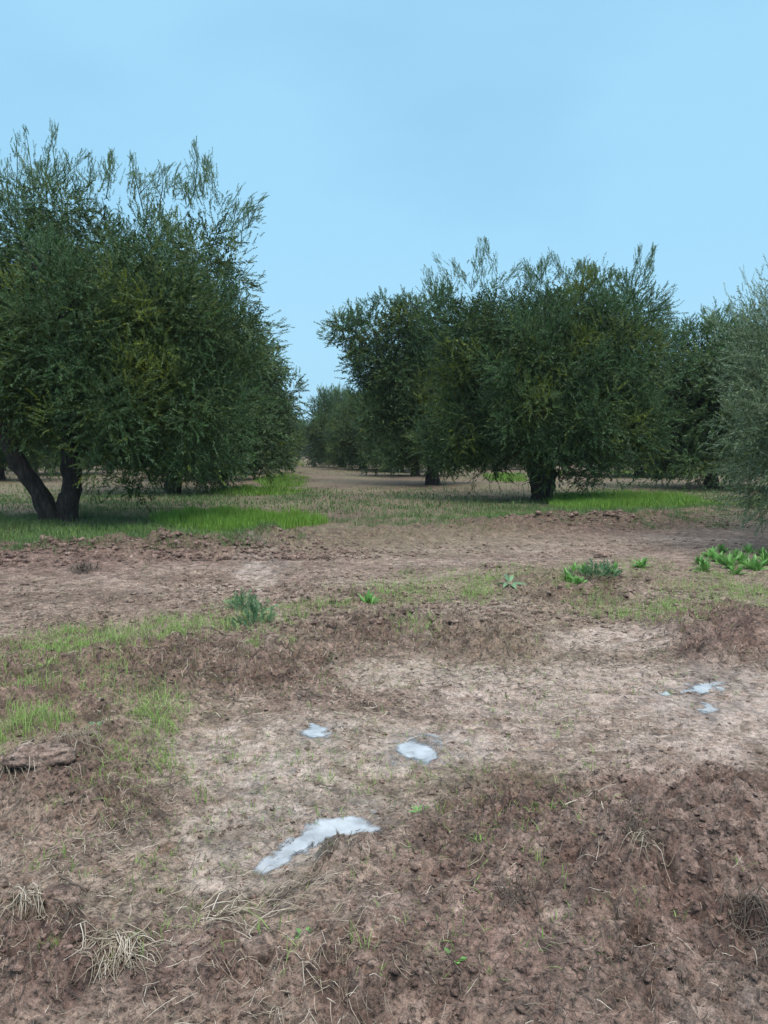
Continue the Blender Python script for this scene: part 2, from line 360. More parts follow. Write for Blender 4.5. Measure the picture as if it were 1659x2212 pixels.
def ground_height(X, Y, lod):
    """lod: local mesh spacing, fades detail finer than the mesh"""
    U, V = sheet_uv(X, Y)
    wu = fbm(X * 1.4, Y * 1.4, 3, 51); wv = fbm(X * 1.4, Y * 1.4, 3, 61)
    px = FV / np.maximum(Y, 1.2)                      # size of a metre on the sheet
    Uw = U + wu * 0.16 * px; Vw = V + wv * 0.16 * px * (CAM_H / np.maximum(Y, 1.2))
    front = (Y > 1.0).astype(float)
    pale = emask(Uw, Vw, PALE) * front; red = emask(Uw, Vw, RED) * front
    cl = emask(Uw, Vw, CLOD) * front; moss = emask(Uw, Vw, MOSS) * front; wet = emask(Uw, Vw, WET) * front
    pth = path_mask(U + wu * 10, V + wv * 6)
    pale = np.maximum(pale, pth * (0.22 + .4 * fbm(X * 1.1, Y * 1.1, 3, 85)))
    pale = np.maximum(pale, sstep(0.05, .5, fbm(X * .9 + 3, Y * .9, 3, 81)) * 0.45 * (Y < 12))
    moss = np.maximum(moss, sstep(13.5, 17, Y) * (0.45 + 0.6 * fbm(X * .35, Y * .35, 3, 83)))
    cl = cl * (1 - pth)
    rough = np.clip(0.25 + cl - 0.55 * pale + 0.05 * pth, 0.06, 1.2)
    z = 0.035 * fbm(X * 0.7, Y * 0.7, 3, 3) * (1 - 0.7 * pale) * (1 - 0.5 * pth)
    for e in MOUND:
        z = z + 0.62 * e[5] * emask(Uw, Vw, [e[:5] + (1.0,)], 0.8)
    # low earth bank between the path and the orchard grass
    bl = np.interp(U, [-800, 0, 600, 1080, 1659, 2600], [1213, 1203, 1180, 1144, 1112, 1075])
    z = z + 0.24 * np.exp(-((V - bl) / 13.0) ** 2) * (0.75 + 0.5 * wu) * front
    z = z - 0.03 * pth
    bk = np.exp(-((V - bl) / 17.0) ** 2) * front
    red = np.maximum(red, bk * 1.2); pale = pale * (1 - bk)
    # far field: gentle swells, slightly higher under the tree rows
    far = sstep(14, 40, Y)
    z = z + far * 0.10 * fbm(X * 0.12, Y * 0.12, 3, 71)
    f = lambda s: 1 - sstep(s * 0.45, s * 1.0, lod)
    dw = 0.03 * fbm(X * 9, Y * 9, 2, 31); dw2 = 0.03 * fbm(X * 9 + 40, Y * 9, 2, 37)
    z = z + rough * 0.050 * fbm(X * 3.1, Y * 3.1, 4, 11, .55) * f(0.3)
    e1 = 0.010 * fbm(X * 30, Y * 30, 2, 33); e2 = 0.010 * fbm(X * 30, Y * 30, 2, 35)
    z = z + rough * 0.42 * clods(X + dw + e1, Y + dw2 + e2, 0.14, 21, 0.40) * f(0.14) * (0.2 + 0.8 * cl)
    tb = np.clip(0.7 + 0.8 * fbm(X * 13, Y * 13, 4, 47, .7), 0, 1.8)
    z = z + rough * 0.52 * tb * clods(X + dw + e1, Y + dw2 + e2, 0.065, 23, 0.4) * f(0.065)
    z = z + (rough * 0.42 + 0.06) * tb * clods(X + e1, Y + e2, 0.033, 27, 0.5) * f(0.033)
    z = z + (rough * 0.040 + 0.004) * (0.35 - np.abs(fbm(X * 6, Y * 6, 4, 45, .65))) * f(0.10)
    z = z + (0.005 + rough * 0.012) * fbm(X * 24, Y * 24, 3, 41, .75) * f(0.04)
    z = z + 0.010 * np.abs(fbm(X * 7, Y * 7, 3, 43, .6)) * f(0.14)
    # puddle hollows
    pm = np.zeros_like(z); ww = 13 * fbm(X * 7, Y * 7, 5, 91, .75)
    for P in PUD: pm = np.maximum(pm, emask(U + ww * 1.2, V + ww * .5, P, 0.42))
    flat = np.zeros_like(z)
    for P in PUD: flat = np.maximum(flat, emask(U, V, [(a[0], a[1], a[2] * 1.9 + 12, a[3] * 2.0 + 8) + tuple(a[4:]) for a in P], 0.4))
    zf = 0.012 + 0.30 * (z - 0.035)
    z = z * (1 - flat) + zf * flat * 1.0
    z = z * (1 - pm) + pm * (-0.019 + 0.8 * z)
    rim = np.zeros_like(z)
    for P in PUD: rim = np.maximum(rim, emask(U + ww * 1.2, V + ww * .5, [(a[0], a[1], a[2] * 1.15 + 6, a[3] * 1.3 + 5) + tuple(a[4:]) for a in P], 0.5))
    wet = np.maximum(wet, flat)
    dark = np.clip(np.maximum(bk * .95, 0.55 * cl * (Y < 13)) + 0.75 * rim + 0.95 * sstep(13, 16, Y) + 0.55 * pth * sstep(-.1, .5, fbm(X * .8, Y * 1.6, 3, 87)), 0, 1)  # turned soil and wet rims darken; far ground has tree shade put into colour
    return z, dark, pale, red, wet, np.clip(moss * (0.45 + .55 * (Y > 8)), 0, 1), cl

dxs = np.gradient(GX); dys = np.gradient(GY)
XX, YY = np.meshgrid(GX, GY)
LOD = np.maximum(*np.meshgrid(dxs, dys))
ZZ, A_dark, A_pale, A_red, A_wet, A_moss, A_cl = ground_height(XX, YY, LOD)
nx, ny = len(GX), len(GY)
idx = np.arange(nx * ny).reshape(ny, nx)
F = np.stack([idx[:-1, :-1], idx[:-1, 1:], idx[1:, 1:], idx[1:, :-1]], -1).reshape(-1, 4)
print('ground verts', nx * ny)
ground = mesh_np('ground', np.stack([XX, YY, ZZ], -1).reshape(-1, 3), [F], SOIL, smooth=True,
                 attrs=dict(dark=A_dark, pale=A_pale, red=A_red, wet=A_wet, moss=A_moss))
tag(ground, kind='structure')

def grid_at(A, x, y):
    fi = np.interp(x, GX, np.arange(nx)); fj = np.interp(y, GY, np.arange(ny))
    i = np.clip(fi.astype(int), 0, nx - 2); j = np.clip(fj.astype(int), 0, ny - 2); a, b = fi - i, fj - j
    return (A[j, i] * (1 - a) + A[j, i + 1] * a) * (1 - b) + (A[j + 1, i] * (1 - a) + A[j + 1, i + 1] * a) * b
def zat(x, y): return grid_at(ZZ, np.asarray(x, float), np.asarray(y, float))

# water lying in the hollows
WLEV = 0.0
for P in PUD:
    pts = []
    us = [a[0] for a in P]; vs = [a[1] for a in P]
    u0, u1 = min(a[0] - a[2] * 1.5 for a in P), max(a[0] + a[2] * 1.5 for a in P)
    v0, v1 = min(a[1] - a[3] * 2.0 for a in P), max(a[1] + a[3] * 2.0 for a in P)
    c = [(u0, v0), ((u0 + u1) / 2, v0 - 3), (u1, v0), (u1 + 4, (v0 + v1) / 2), (u1, v1), ((u0 + u1) / 2, v1 + 3), (u0, v1), (u0 - 4, (v0 + v1) / 2)]
    g = np.array([ground_at(*q) for q in c]); lo, hi = g.min(0), g.max(0); cx, cy = (lo + hi) / 2
    ax, ay = np.arange(lo[0], hi[0] + .01, .012), np.arange(lo[1], hi[1] + .01, .012)
    px_, py_ = np.meshgrid(ax, ay); q_ = ((px_ - cx) / (hi[0] - lo[0]) * 2) ** 4 + ((py_ - cy) / (hi[1] - lo[1]) * 2) ** 4
    dp = WLEV - zat(px_, py_); ii = np.arange(px_.size).reshape(px_.shape)
    f_ = np.stack([ii[:-1, :-1], ii[:-1, 1:], ii[1:, 1:], ii[1:, :-1]], -1).reshape(-1, 4)
    keep = (q_.ravel()[f_].min(1) < 1) & (dp.ravel()[f_].max(1) > -.004)
    o = mesh_np('puddle', np.stack([px_ - cx, py_ - cy, px_ * 0], -1).reshape(-1, 3), [f_[keep]], WATER, attrs=dict(depth=np.clip(dp, 0, 1)))
    o.location = (cx, cy, WLEV); tag(o, kind='structure')

# ------------------------------------------------------------------ blades, straw, clods (ground cover nobody could count)
def blades_mesh(name, x, y, h, wd, lean, mat, tint, parent=None, z=None, segs=2, droop=0.35, az=None, origin=None):
    n = len(x)
    az = rnd.uniform(0, 2 * PI, n) if az is None else az
    z = zat(x, y) - 0.01 if z is None else z
    dx, dy = np.cos(az) * lean, np.sin(az) * lean          # horizontal reach / height
    tx, ty = -np.sin(az), np.cos(az)
    tw = rnd.uniform(-0.6, 0.6, n); tx, ty = tx * np.cos(tw) - ty * np.sin(tw), tx * np.sin(tw) + ty * np.cos(tw)
    V = []
    for k in range(segs + 1):
        t = k / segs
        hz = h * (t - droop * lean * t * t); r = h * (0.35 * t + 0.65 * t * t)
        cx, cy, cz = x + dx * r, y + dy * r, z + np.maximum(hz, 0.002)
        ww = wd * (0.7 + 0.6 * t - 0.9 * t * t)
        if k < segs:
            V += [np.stack([cx - tx * ww / 2, cy - ty * ww / 2, cz], -1), np.stack([cx + tx * ww / 2, cy + ty * ww / 2, cz], -1)]
        else:
            V += [np.stack([cx, cy, cz], -1)]
    nv = len(V); V = np.stack(V, 1)                         # n, nv, 3
    base = (np.arange(n) * nv)[:, None]
    fs = [base + np.array([[2 * k, 2 * k + 1, 2 * k + 3, 2 * k + 2]]) for k in range(segs - 1)]
    f4 = np.concatenate(fs) if fs else np.zeros((0, 4), int)
    f3 = base + np.array([[2 * segs - 2, 2 * segs - 1, 2 * segs]])
    V = V.reshape(-1, 3)
    if origin is not None: V = V - np.array(origin)
    fl = ([f4] if len(f4) else []) + [f3]
    return mesh_np(name, V, fl, mat, parent, attrs=dict(tint=np.repeat(tint, nv)))

def sample_mask(ells, n, soft=0.4, ymax=60, seed=0, clump=2.2, jit=1.0):
    """points on the ground inside soft ellipses of the layout, gathered in clumps"""
    r = np.random.default_rng(seed); xs, ys = [], []
    area = np.array([e[2] * e[3] * (e[5] if len(e) > 5 else 1) * 1.0 for e in ells]); pr = area / area.sum()
    cnt = r.multinomial(n, pr)
    for e, k in zip(ells, cnt):
        ang = math.radians(e[4]) if len(e) > 4 else 0
        m = k * 3
        a = r.uniform(0, 2 * PI, m); q = np.sqrt(r.uniform(0, 1.3, m))
        du, dv = q * np.cos(a) * e[2], q * np.sin(a) * e[3]
        u = e[0] + du * math.cos(ang) - dv * math.sin(ang); v = np.maximum(e[1] + du * math.sin(ang) + dv * math.cos(ang), 986)
        b = (CV - v) / FV; t = CAM_H / (math.sin(PITCH) - b * math.cos(PITCH))
        x, y = (u - CU) / FV * t, (math.cos(PITCH) + b * math.sin(PITCH)) * t
        c = 0.8 * fbm(x * clump, y * clump, 4, seed + 100, .65) + jit * r.normal(0, 0.6, m) - 0.7 * (q - 0.6)
        o = np.argsort(-c)[:k]; xs.append(x[o]); ys.append(y[o])
    return np.concatenate(xs), np.concatenate(ys)

def tufts(name, ells, ntuft, per, h, wd, spread, mat, seed, label=None, clump=2.2, lean=0.5, t0=0.0):
    x, y = sample_mask(ells, ntuft, seed=seed, clump=clump)
    r = np.random.default_rng(seed + 1)
    hh = h * np.clip(r.uniform(0.3, 1.2, len(x)) * (1 + .5 * fbm(x * 1.7, y * 1.7, 2, seed + 7)), .2, 1.6); tt = r.uniform(0, 0.5, len(x)) + t0
    x = np.repeat(x, per) + r.normal(0, spread, len(x) * per); y = np.repeat(y, per) + r.normal(0, spread, len(y) * per)
    n = len(x)
    o = blades_mesh(name, x, y, np.repeat(hh, per) * r.uniform(0.5, 1.1, n), wd * r.uniform(0.6, 1.3, n), np.abs(r.normal(0, lean, n)) + 0.05,
                    mat, np.clip(np.repeat(tt, per) + r.uniform(0, 0.5, n), 0, 1))
    return tag(o, kind='stuff')

WEEDS = [(60, 1490, 80, 50, 0, .55), (90, 1560, 60, 60, 0, .45), (285, 1505, 110, 60, 20, .5), (250, 1395, 150, 35, -8), (405, 1370, 90, 35), (540, 1345, 110, 45), (700, 1325, 90, 20), (820, 1300, 90, 30),
         (950, 1272, 140, 38), (1010, 1290, 90, 30), (895, 1375, 55, 28), (1300, 1240, 100, 25), (1300, 1315, 80, 35), (1450, 1335, 100, 42), (1600, 1290, 90, 55), (20, 1590, 60, 60, 0, .4), (335, 1570, 50, 50, 0, .25),
         (120, 1400, 110, 35), (1180, 1260, 70, 30), (1080, 1240, 50, 25), (550, 1425, 18, 12), (625, 1412, 20, 12), (1400, 1230, 70, 20), (1500, 1270, 90, 30)]
tufts('grass', WEEDS, 5200, 3, 0.12, 0.0036, 0.014, GRASS, 11, clump=2.2, t0=.25)
tufts('grass', WEEDS, 3000, 4, 0.05, 0.005, 0.03, GRASS, 12, clump=1.2, lean=0.8, t0=.1)
tufts('grass', [(700, 1450, 900, 130), (800, 1650, 500, 160), (300, 1750, 300, 160), (900, 1260, 900, 60), (830, 1950, 700, 200, 0, .25)], 2000, 4, 0.06, 0.0035, 0.012, GRASS, 13, clump=1.2, lean=0.8)
tufts('grass', [(350, 1650, 50, 90), (240, 1700, 80, 90), (150, 1560, 90, 50), (300, 1620, 90, 60), (120, 2110, 40, 20), (440, 1700, 40, 50)], 110, 8, 0.085, 0.0035, 0.014, GRASS, 14, clump=2.5)
# lush patches under the trees and the duller sward round them
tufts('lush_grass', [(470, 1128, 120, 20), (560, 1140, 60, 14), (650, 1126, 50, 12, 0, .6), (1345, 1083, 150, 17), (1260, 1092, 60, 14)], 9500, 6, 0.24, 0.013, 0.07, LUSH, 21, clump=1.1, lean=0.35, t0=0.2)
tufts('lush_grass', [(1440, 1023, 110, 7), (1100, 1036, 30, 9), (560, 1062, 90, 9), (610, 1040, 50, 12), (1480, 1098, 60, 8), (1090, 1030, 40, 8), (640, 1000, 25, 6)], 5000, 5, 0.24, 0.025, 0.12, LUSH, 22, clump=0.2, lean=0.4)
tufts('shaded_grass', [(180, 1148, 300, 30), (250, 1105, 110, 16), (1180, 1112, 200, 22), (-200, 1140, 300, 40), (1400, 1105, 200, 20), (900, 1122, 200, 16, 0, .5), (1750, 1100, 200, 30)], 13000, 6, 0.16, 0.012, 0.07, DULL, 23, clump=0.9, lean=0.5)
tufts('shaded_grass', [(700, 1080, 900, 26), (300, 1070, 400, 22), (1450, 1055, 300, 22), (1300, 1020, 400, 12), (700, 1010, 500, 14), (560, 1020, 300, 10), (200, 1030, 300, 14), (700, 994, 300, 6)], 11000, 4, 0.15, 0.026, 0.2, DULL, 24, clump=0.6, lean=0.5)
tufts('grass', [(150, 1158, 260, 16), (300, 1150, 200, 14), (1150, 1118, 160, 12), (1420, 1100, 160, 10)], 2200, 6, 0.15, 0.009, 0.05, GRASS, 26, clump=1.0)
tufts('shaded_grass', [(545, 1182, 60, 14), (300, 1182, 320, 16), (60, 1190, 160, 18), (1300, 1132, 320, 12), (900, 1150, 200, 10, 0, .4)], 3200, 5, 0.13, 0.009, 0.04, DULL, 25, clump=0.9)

# dry straw and root litter
def litter(name, ells, n, l0, l1, wd, mat, seed, lift=0.012, clump=1.2):
    x, y = sample_mask(ells, n, seed=seed, clump=clump); n = len(x)
    r = np.random.default_rng(seed + 3)
    a = r.uniform(0, 2 * PI, n); ln = r.uniform(l0, l1, n) * r.uniform(0.4, 1, n); bend = r.normal(0, 0.45, n)
    V = []; K = 4
    cx, cy = x.copy(), y.copy(); zz0 = r.uniform(0, lift, n); tilt = r.normal(0, 0.16, n)
    for k in range(K):
        zc = zat(cx, cy) + 0.0015 + zz0 + ln * tilt * (k / (K - 1))
        ww = wd * r.uniform(0.8, 1.2, n) * (1 - 0.5 * abs(k / (K - 1) - 0.4))
        V += [np.stack([cx + np.sin(a) * ww / 2, cy - np.cos(a) * ww / 2, zc], -1), np.stack([cx - np.sin(a) * ww / 2, cy + np.cos(a) * ww / 2, zc + ww * 0.5], -1)]
        cx = cx + np.cos(a) * ln / (K - 1); cy = cy + np.sin(a) * ln / (K - 1); a = a + bend / (K - 1)
    V = np.stack(V, 1); base = (np.arange(n) * 2 * K)[:, None]
    f = np.concatenate([base + np.array([[2 * k, 2 * k + 1, 2 * k + 3, 2 * k + 2]]) for k in range(K - 1)])
    o = mesh_np(name, V.reshape(-1, 3), [f], mat, attrs=dict(tint=np.repeat(r.uniform(0, 1, n) ** 1.3, 2 * K)))
    return tag(o, kind='stuff')

ALL_NEAR = [(830, 1900, 1000, 420), (830, 1600, 1100, 240)]
litter('straw_litter', [(350, 1950, 420, 300), (200, 1700, 300, 160), (830, 2000, 1000, 300, 0, .5), (700, 1700, 600, 260, 0, .15), (1200, 1550, 600, 140, 0, .15)], 4200, 0.02, 0.10, 0.0013, STRAW, 31)
litter('straw_litter', [(830, 1350, 1100, 120), (830, 1180, 1300, 40), (800, 1500, 1000, 120, 0, .4)], 11000, 0.02, 0.10, 0.0026, STRAW, 32)
litter('root_litter', ALL_NEAR, 8000, 0.012, 0.07, 0.0024, ROOT, 33)
litter('root_litter', [(830, 1350, 1200, 160), (830, 1200, 1200, 60)], 9000, 0.03, 0.12, 0.0065, ROOT, 34)

# loose crumbs of earth
def ico():
    import bmesh
    bm = bmesh.new(); bmesh.ops.create_icosphere(bm, subdivisions=2, radius=1)
    V = np.array([v.co[:] for v in bm.verts]); Fc = np.array([[v.index for v in f.verts] for f in bm.faces]); bm.free(); return V, Fc
IV, IF = ico()
def crumbs(name, ells, n, s0, s1, seed, clump=1.5):
    x, y = sample_mask(ells, n, seed=seed, clump=clump); n = len(x); r = np.random.default_rng(seed + 5)
    T = []
    for k in range(14):
        s = np.ones(len(IV))
        for j in range(5):
            d = r.normal(size=3); d /= np.linalg.norm(d); s += 0.20 * r.normal() * np.sin(IV @ d * r.uniform(2, 8) + r.uniform(0, 6))
        T.append(IV * np.clip(s, 0.5, 1.5)[:, None] * r.uniform(0.7, 1.2, 3) * np.array([1, 1, 0.65]))
    T = np.array(T)[r.integers(0, 14, n)]
    sz = s0 + (s1 - s0) * r.uniform(0, 1, n) ** 3; a = r.uniform(0, 2 * PI, n)
    R = np.zeros((n, 3, 3)); R[:, 0, 0] = np.cos(a); R[:, 0, 1] = -np.sin(a); R[:, 1, 0] = np.sin(a); R[:, 1, 1] = np.cos(a); R[:, 2, 2] = 1
    V = np.einsum('nij,nvj->nvi', R, T) * sz[:, None, None] + np.stack([x, y, zat(x, y) + sz * 0.12], -1)[:, None, :]
    f = (IF[None] + (np.arange(n) * len(IV))[:, None, None]).reshape(-1, 3)
    k = len(IV)
    o = mesh_np(name, V.reshape(-1, 3), [f], SOIL, smooth=True, attrs=dict(
        pale=np.repeat(grid_at(A_pale, x, y) * 0.5, k), red=np.repeat(np.clip(grid_at(A_red, x, y) + r.uniform(0, .5, n), 0, 1), k), wet=np.zeros(n * k), moss=np.zeros(n * k)))
    return tag(o, kind='stuff')
crumbs('soil_crumbs', CLOD[:6] + CLOD[7:8] + CLOD[13:16] + [(830, 1950, 900, 280, 0, .4)], 5000, 0.003, 0.014, 41, 2.0)
crumbs('soil_crumbs', [(830, 1600, 1000, 200), (830, 1420, 900, 90)], 2500, 0.003, 0.014, 42, 1.5)
crumbs('soil_crumbs', [(400, 1195, 420, 18), (1230, 1135, 300, 14), (830, 1300, 900, 80), (1000, 1180, 700, 20)], 4200, 0.008, 0.032, 43, 0.8)
crumbs('soil_crumbs', [(400, 1196, 460, 12), (0, 1208, 200, 14), (1250, 1136, 330, 9)], 1800, 0.02, 0.06, 44, 0.8)

# ------------------------------------------------------------------ olive trees
def tube(P, Rr, sides=10, seed=0, rough=0.12):
    """tapered bark-covered limb along the points P; returns vertices, quads"""
    P = np.array(P, float); r = np.random.default_rng(seed)
    n = len(P); T = np.gradient(P, axis=0); T /= np.linalg.norm(T, axis=1)[:, None]
    ref = np.array([0.3, 1, 0.1]); A = np.cross(T, ref); A /= np.linalg.norm(A, axis=1)[:, None]; B = np.cross(T, A)
    th = np.linspace(0, 2 * PI, sides, endpoint=False)
    ph = r.uniform(0, 6, 4); k = np.arange(n)[:, None]
    rad = np.array(Rr)[:, None] * (1 + rough * np.sin(th * 3 + ph[0] + k * .5) + rough * .6 * np.sin(th * 5 + ph[1] - k * .8) + rough * (.5 if sides < 20 else .3) * r.normal(size=(n, sides)))
    V = P[:, None] + rad[..., None] * (np.cos(th)[None, :, None] * A[:, None] + np.sin(th)[None, :, None] * B[:, None])
    i = np.arange(n * sides).reshape(n, sides); j = np.roll(i, -1, 1)
    f = np.stack([i[:-1], j[:-1], j[1:], i[1:]], -1).reshape(-1, 4)
    return V.reshape(-1, 3), f

def curve(a, b, bulge, n=10):
    a, b, m = np.array(a, float), np.array(b, float), (np.array(a, float) + np.array(b, float)) / 2 + np.array(bulge, float)
    t = np.linspace(0, 1, n)[:, None]
    return a * (1 - t) ** 2 + 2 * m * t * (1 - t) + b * t * t

def shoot_templates(nt_, nleaf, length, ll, lw, seed, droop=0.5):
    r = np.random.default_rng(seed); out = []
    for k in range(nt_):
        V = []; az0 = r.uniform(0, 6.28); bend = r.uniform(-0.25, 0.25, 2); dr = droop * r.uniform(0.3, 1.2)
        L_ = length * r.uniform(0.7, 1.2)
        def c(t): return np.array([bend[0] * t * t * L_, bend[1] * t * t * L_, t * L_])
        # stem as a thin 3-point blade
        sw = lw * 0.28
        for q in range(nleaf):
            t = (q // 2 + 1) / (nleaf / 2 + 0.5); p0 = c(t)
            az = az0 + (q % 2) * PI + (q // 2) * 1.5 + r.normal(0, .3)
            el = r.uniform(0.45, 1.1) * (1 - 0.5 * t)
            d = np.array([math.cos(az) * math.sin(el), math.sin(az) * math.sin(el), math.cos(el)])
            s = np.cross(d, r.normal(size=3)); s /= np.linalg.norm(s)
            l_ = ll * r.uniform(0.65, 1.15) * (1 - 0.25 * t); w_ = lw * r.uniform(0.7, 1.2)
            V += [p0, p0 + d * l_ * .45 - s * w_ / 2, p0 + d * l_, p0 + d * l_ * .45 + s * w_ / 2]
        V += [c(0) - [sw, 0, 0], c(0.5) - [0, sw / 2, 0], c(1.0), c(0.5) + [sw / 2, sw / 2, 0]]
        out.append(np.array(V))
    return np.array(out)

def crown_mesh(name, blobs, nshoot, tmpl, seed, mat, parent, plumes=(), up=0.45, inner=0.3, yel=0.25, origin=(0, 0, 0), flop=0.25, tbase=0.0, core=0.35, bunch=26, csize=1.0):
    """blobs (x,y,z,r); plumes (x,y,z, dx,dy,dz, n)"""
    r = np.random.default_rng(seed); B = np.array([b[:4] for b in blobs], float)
    wgt = B[:, 3] ** 2; wgt /= wgt.sum()
    m = int(nshoot * 2.5)
    bi = r.choice(len(B), m, p=wgt)
    d = r.normal(size=(m, 3)); d /= np.linalg.norm(d, axis=1)[:, None]
    q = np.where(r.uniform(size=m) < inner, r.uniform(0.35, 0.8, m), r.uniform(0.78, 1.0, m))
    lump = 1 + 0.20 * np.sin(d[:, 0] * 4 + bi * 1.7) * np.cos(d[:, 2] * 5 + bi) + 0.1 * np.sin(d[:, 1] * 9 + bi * 2.1)
    P = B[bi, :3] + d * (B[bi, 3] * q * lump)[:, None]
    # clumping: keep where 3-D noise is high
    nz_ = perlin(P[:, 0] * 1.3 + P[:, 2] * .9, P[:, 1] * 1.3 - P[:, 2] * 1.1, seed) + 0.6 * perlin(P[:, 0] * 2.9 - P[:, 2] * 2.1, P[:, 1] * 2.9 + P[:, 2] * 2.4, seed + 3)
    keep = np.argsort(-(nz_ + r.uniform(-0.55, 0.55, m)))[:nshoot]
    P, d, bi, nzk = P[keep], d[keep], bi[keep], nz_[keep]
    dirn = d * 0.8 + np.array([0, 0, up]) + r.normal(0, 0.45, d.shape)
    zmin, zmax = P[:, 2].min(), P[:, 2].max()
    low = 1 - sstep(zmin, zmin + 0.45 * (zmax - zmin), P[:, 2])
    dirn[:, 2] -= low * flop
    top = sstep(zmax - 1.8, zmax, P[:, 2]); dirn[:, 2] += top * 0.8
    sc = r.uniform(0.75, 1.25, len(P))
    # gather the shoots into leafy bunches
    nc = max(40, int(nshoot / bunch)); cidx = r.choice(len(P), nc, replace=False); C0 = P[cidx]; Cd = d[cidx]
    own = np.repeat(np.arange(nc), int(np.ceil(len(P) / nc)))[:len(P)]; crad = r.uniform(.22, .5, nc) * csize
    dd_ = r.normal(size=(len(P), 3)) + Cd[own] * .5; dd_ /= np.linalg.norm(dd_, axis=1)[:, None]
    loose = r.uniform(size=len(P)) < .22
    Pn = C0[own] + dd_ * (crad[own] * r.uniform(.15, 1.0, len(P)) ** .6)[:, None] * [1, 1, 1.15]
    dn = dd_ * .8 + Cd[own] * .45 + np.array([0, 0, up]) + r.normal(0, .3, d.shape)
    P = np.where(loose[:, None], P, Pn); dirn = np.where(loose[:, None], dirn, dn); bi = np.where(loose, bi, bi[cidx][own])
    nzk = np.where(loose, nzk, nzk[cidx][own] + r.normal(0, .35, nc)[own])
    tint = np.clip(0.35 + 0.35 * nzk + r.normal(0, .12, len(P)) + 0.15 * sstep(zmin, zmax, P[:, 2]) + tbase, 0, 1)  # tint rises with height, painting lighter crown tops as if lit from above
    yn = perlin(P[:, 0] * .8 + 11, P[:, 2] * .8 + P[:, 1] * .5, seed + 20)
    yy = np.clip(sstep(0.05, 0.5, yn) * 1.4 * (yel / 0.25) * r.uniform(0.2, 1, len(P)) + (r.uniform(size=len(P)) < 0.03) * .7, 0, 1)
    PP, DD, SS, TT, YL = [P], [dirn], [sc], [tint], [yy]
    mc = int(nshoot * core); ci = r.choice(len(B), mc, p=B[:, 3] ** 3 / (B[:, 3] ** 3).sum()); dc = r.normal(size=(mc, 3)); dc /= np.linalg.norm(dc, axis=1)[:, None]
    PP.append(B[ci, :3] + dc * (B[ci, 3] * r.uniform(0.1, 0.72, mc))[:, None]); DD.append(dc + r.normal(0, .6, dc.shape)); SS.append(r.uniform(1.5, 2.1, mc)); TT.append(r.uniform(0, .3, mc)); YL.append(r.uniform(0, .3, mc))  # inner shoots tinted dark, shade of the crown depth put into leaf colour
    stems = []
    for (x, y, z, dx, dy, dz, npl) in plumes:
        npl *= 2.1
        v = np.array([dx, dy, dz], float); ln = np.linalg.norm(v); vh = v / ln
        nsub = max(3, int(ln * 3.2)); cnt = int(npl / nsub) + 1
        for sidx in range(nsub):
            off = r.normal(0, 0.13 + 0.16 * ln, 3) * [1, 1, .25]; hgt = r.uniform(0.55, 1.0) if sidx else 1.0
            bow = r.normal(0, 0.12, 3) * [1, 1, 0]
            t = r.uniform(0, 1, cnt) ** 0.9
            pp = np.array([x, y, z]) + off * (1 - t[:, None] * .6) + v * (t * hgt)[:, None] + bow * ln * (t ** 2)[:, None] + r.normal(0, 1, (cnt, 3)) * (0.11 * (1 - t) + 0.03)[:, None]
            dd = vh * (0.9 + t[:, None]) + r.normal(0, 0.38, (cnt, 3)) * (1.15 - 0.6 * t[:, None]) + bow * 2
            sq = np.linspace(0, 1, 7)[:, None]
            sp_ = np.array([x, y, z]) + off * (1 - sq * .6) + v * (sq * hgt) + bow * ln * sq ** 2
            side_ = np.array([.009, .006, 0]) * (1.1 - .7 * sq)
            for q in range(6): stems.append(np.stack([sp_[q] - side_[q], sp_[q] + side_[q], sp_[q + 1] + side_[q + 1], sp_[q + 1] - side_[q + 1]]))
            PP.append(pp); DD.append(dd); SS.append(r.uniform(0.55, 0.95, cnt) * (1.1 - 0.35 * t)); TT.append(np.clip(r.normal(0.72, .15, cnt), 0, 1)); YL.append(r.uniform(0, .35, cnt))
    P = np.concatenate(PP); D = np.concatenate(DD); S = np.concatenate(SS); TT = np.concatenate(TT); YL = np.concatenate(YL)
    n = len(P); D /= np.linalg.norm(D, axis=1)[:, None]
    ref = r.normal(size=(n, 3)); A = np.cross(D, ref); A /= np.linalg.norm(A, axis=1)[:, None]; Bv = np.cross(D, A)
    R = np.stack([A, Bv, D], -1)
    tk = r.integers(0, len(tmpl), n); T = tmpl[tk]
    V = np.einsum('nij,nvj->nvi', R, T) * S[:, None, None]
    # gravity bends the tips down
    tipd = np.linalg.norm(V, axis=2); V[..., 2] -= 0.12 * tipd ** 2 / max(1e-3, tmpl[..., 2].max()) * (1 - np.abs(D[:, 2:3]) ** 2)
    V += (P - np.array(origin))[:, None, :]
    nv = T.shape[1]; f = np.arange(n * nv).reshape(-1, 4)
    ti = np.clip(np.repeat(TT, nv) + np.repeat(r.normal(0, .24, n * nv // 4), 4), 0, 1)  # wide random tone per leaf, imitates bright glints on the foliage
    V = V.reshape(-1, 3); yv = np.repeat(YL, nv)
    if stems:
        SV = np.concatenate(stems) - np.array(origin); f = np.concatenate([f, len(V) + np.arange(len(SV)).reshape(-1, 4)])
        V = np.concatenate([V, SV]); ti = np.concatenate([ti, np.full(len(SV), .1)]); yv = np.concatenate([yv, np.zeros(len(SV))])
    return mesh_np(name, V, [f], mat, parent, attrs=dict(tint=ti, yel=yv))

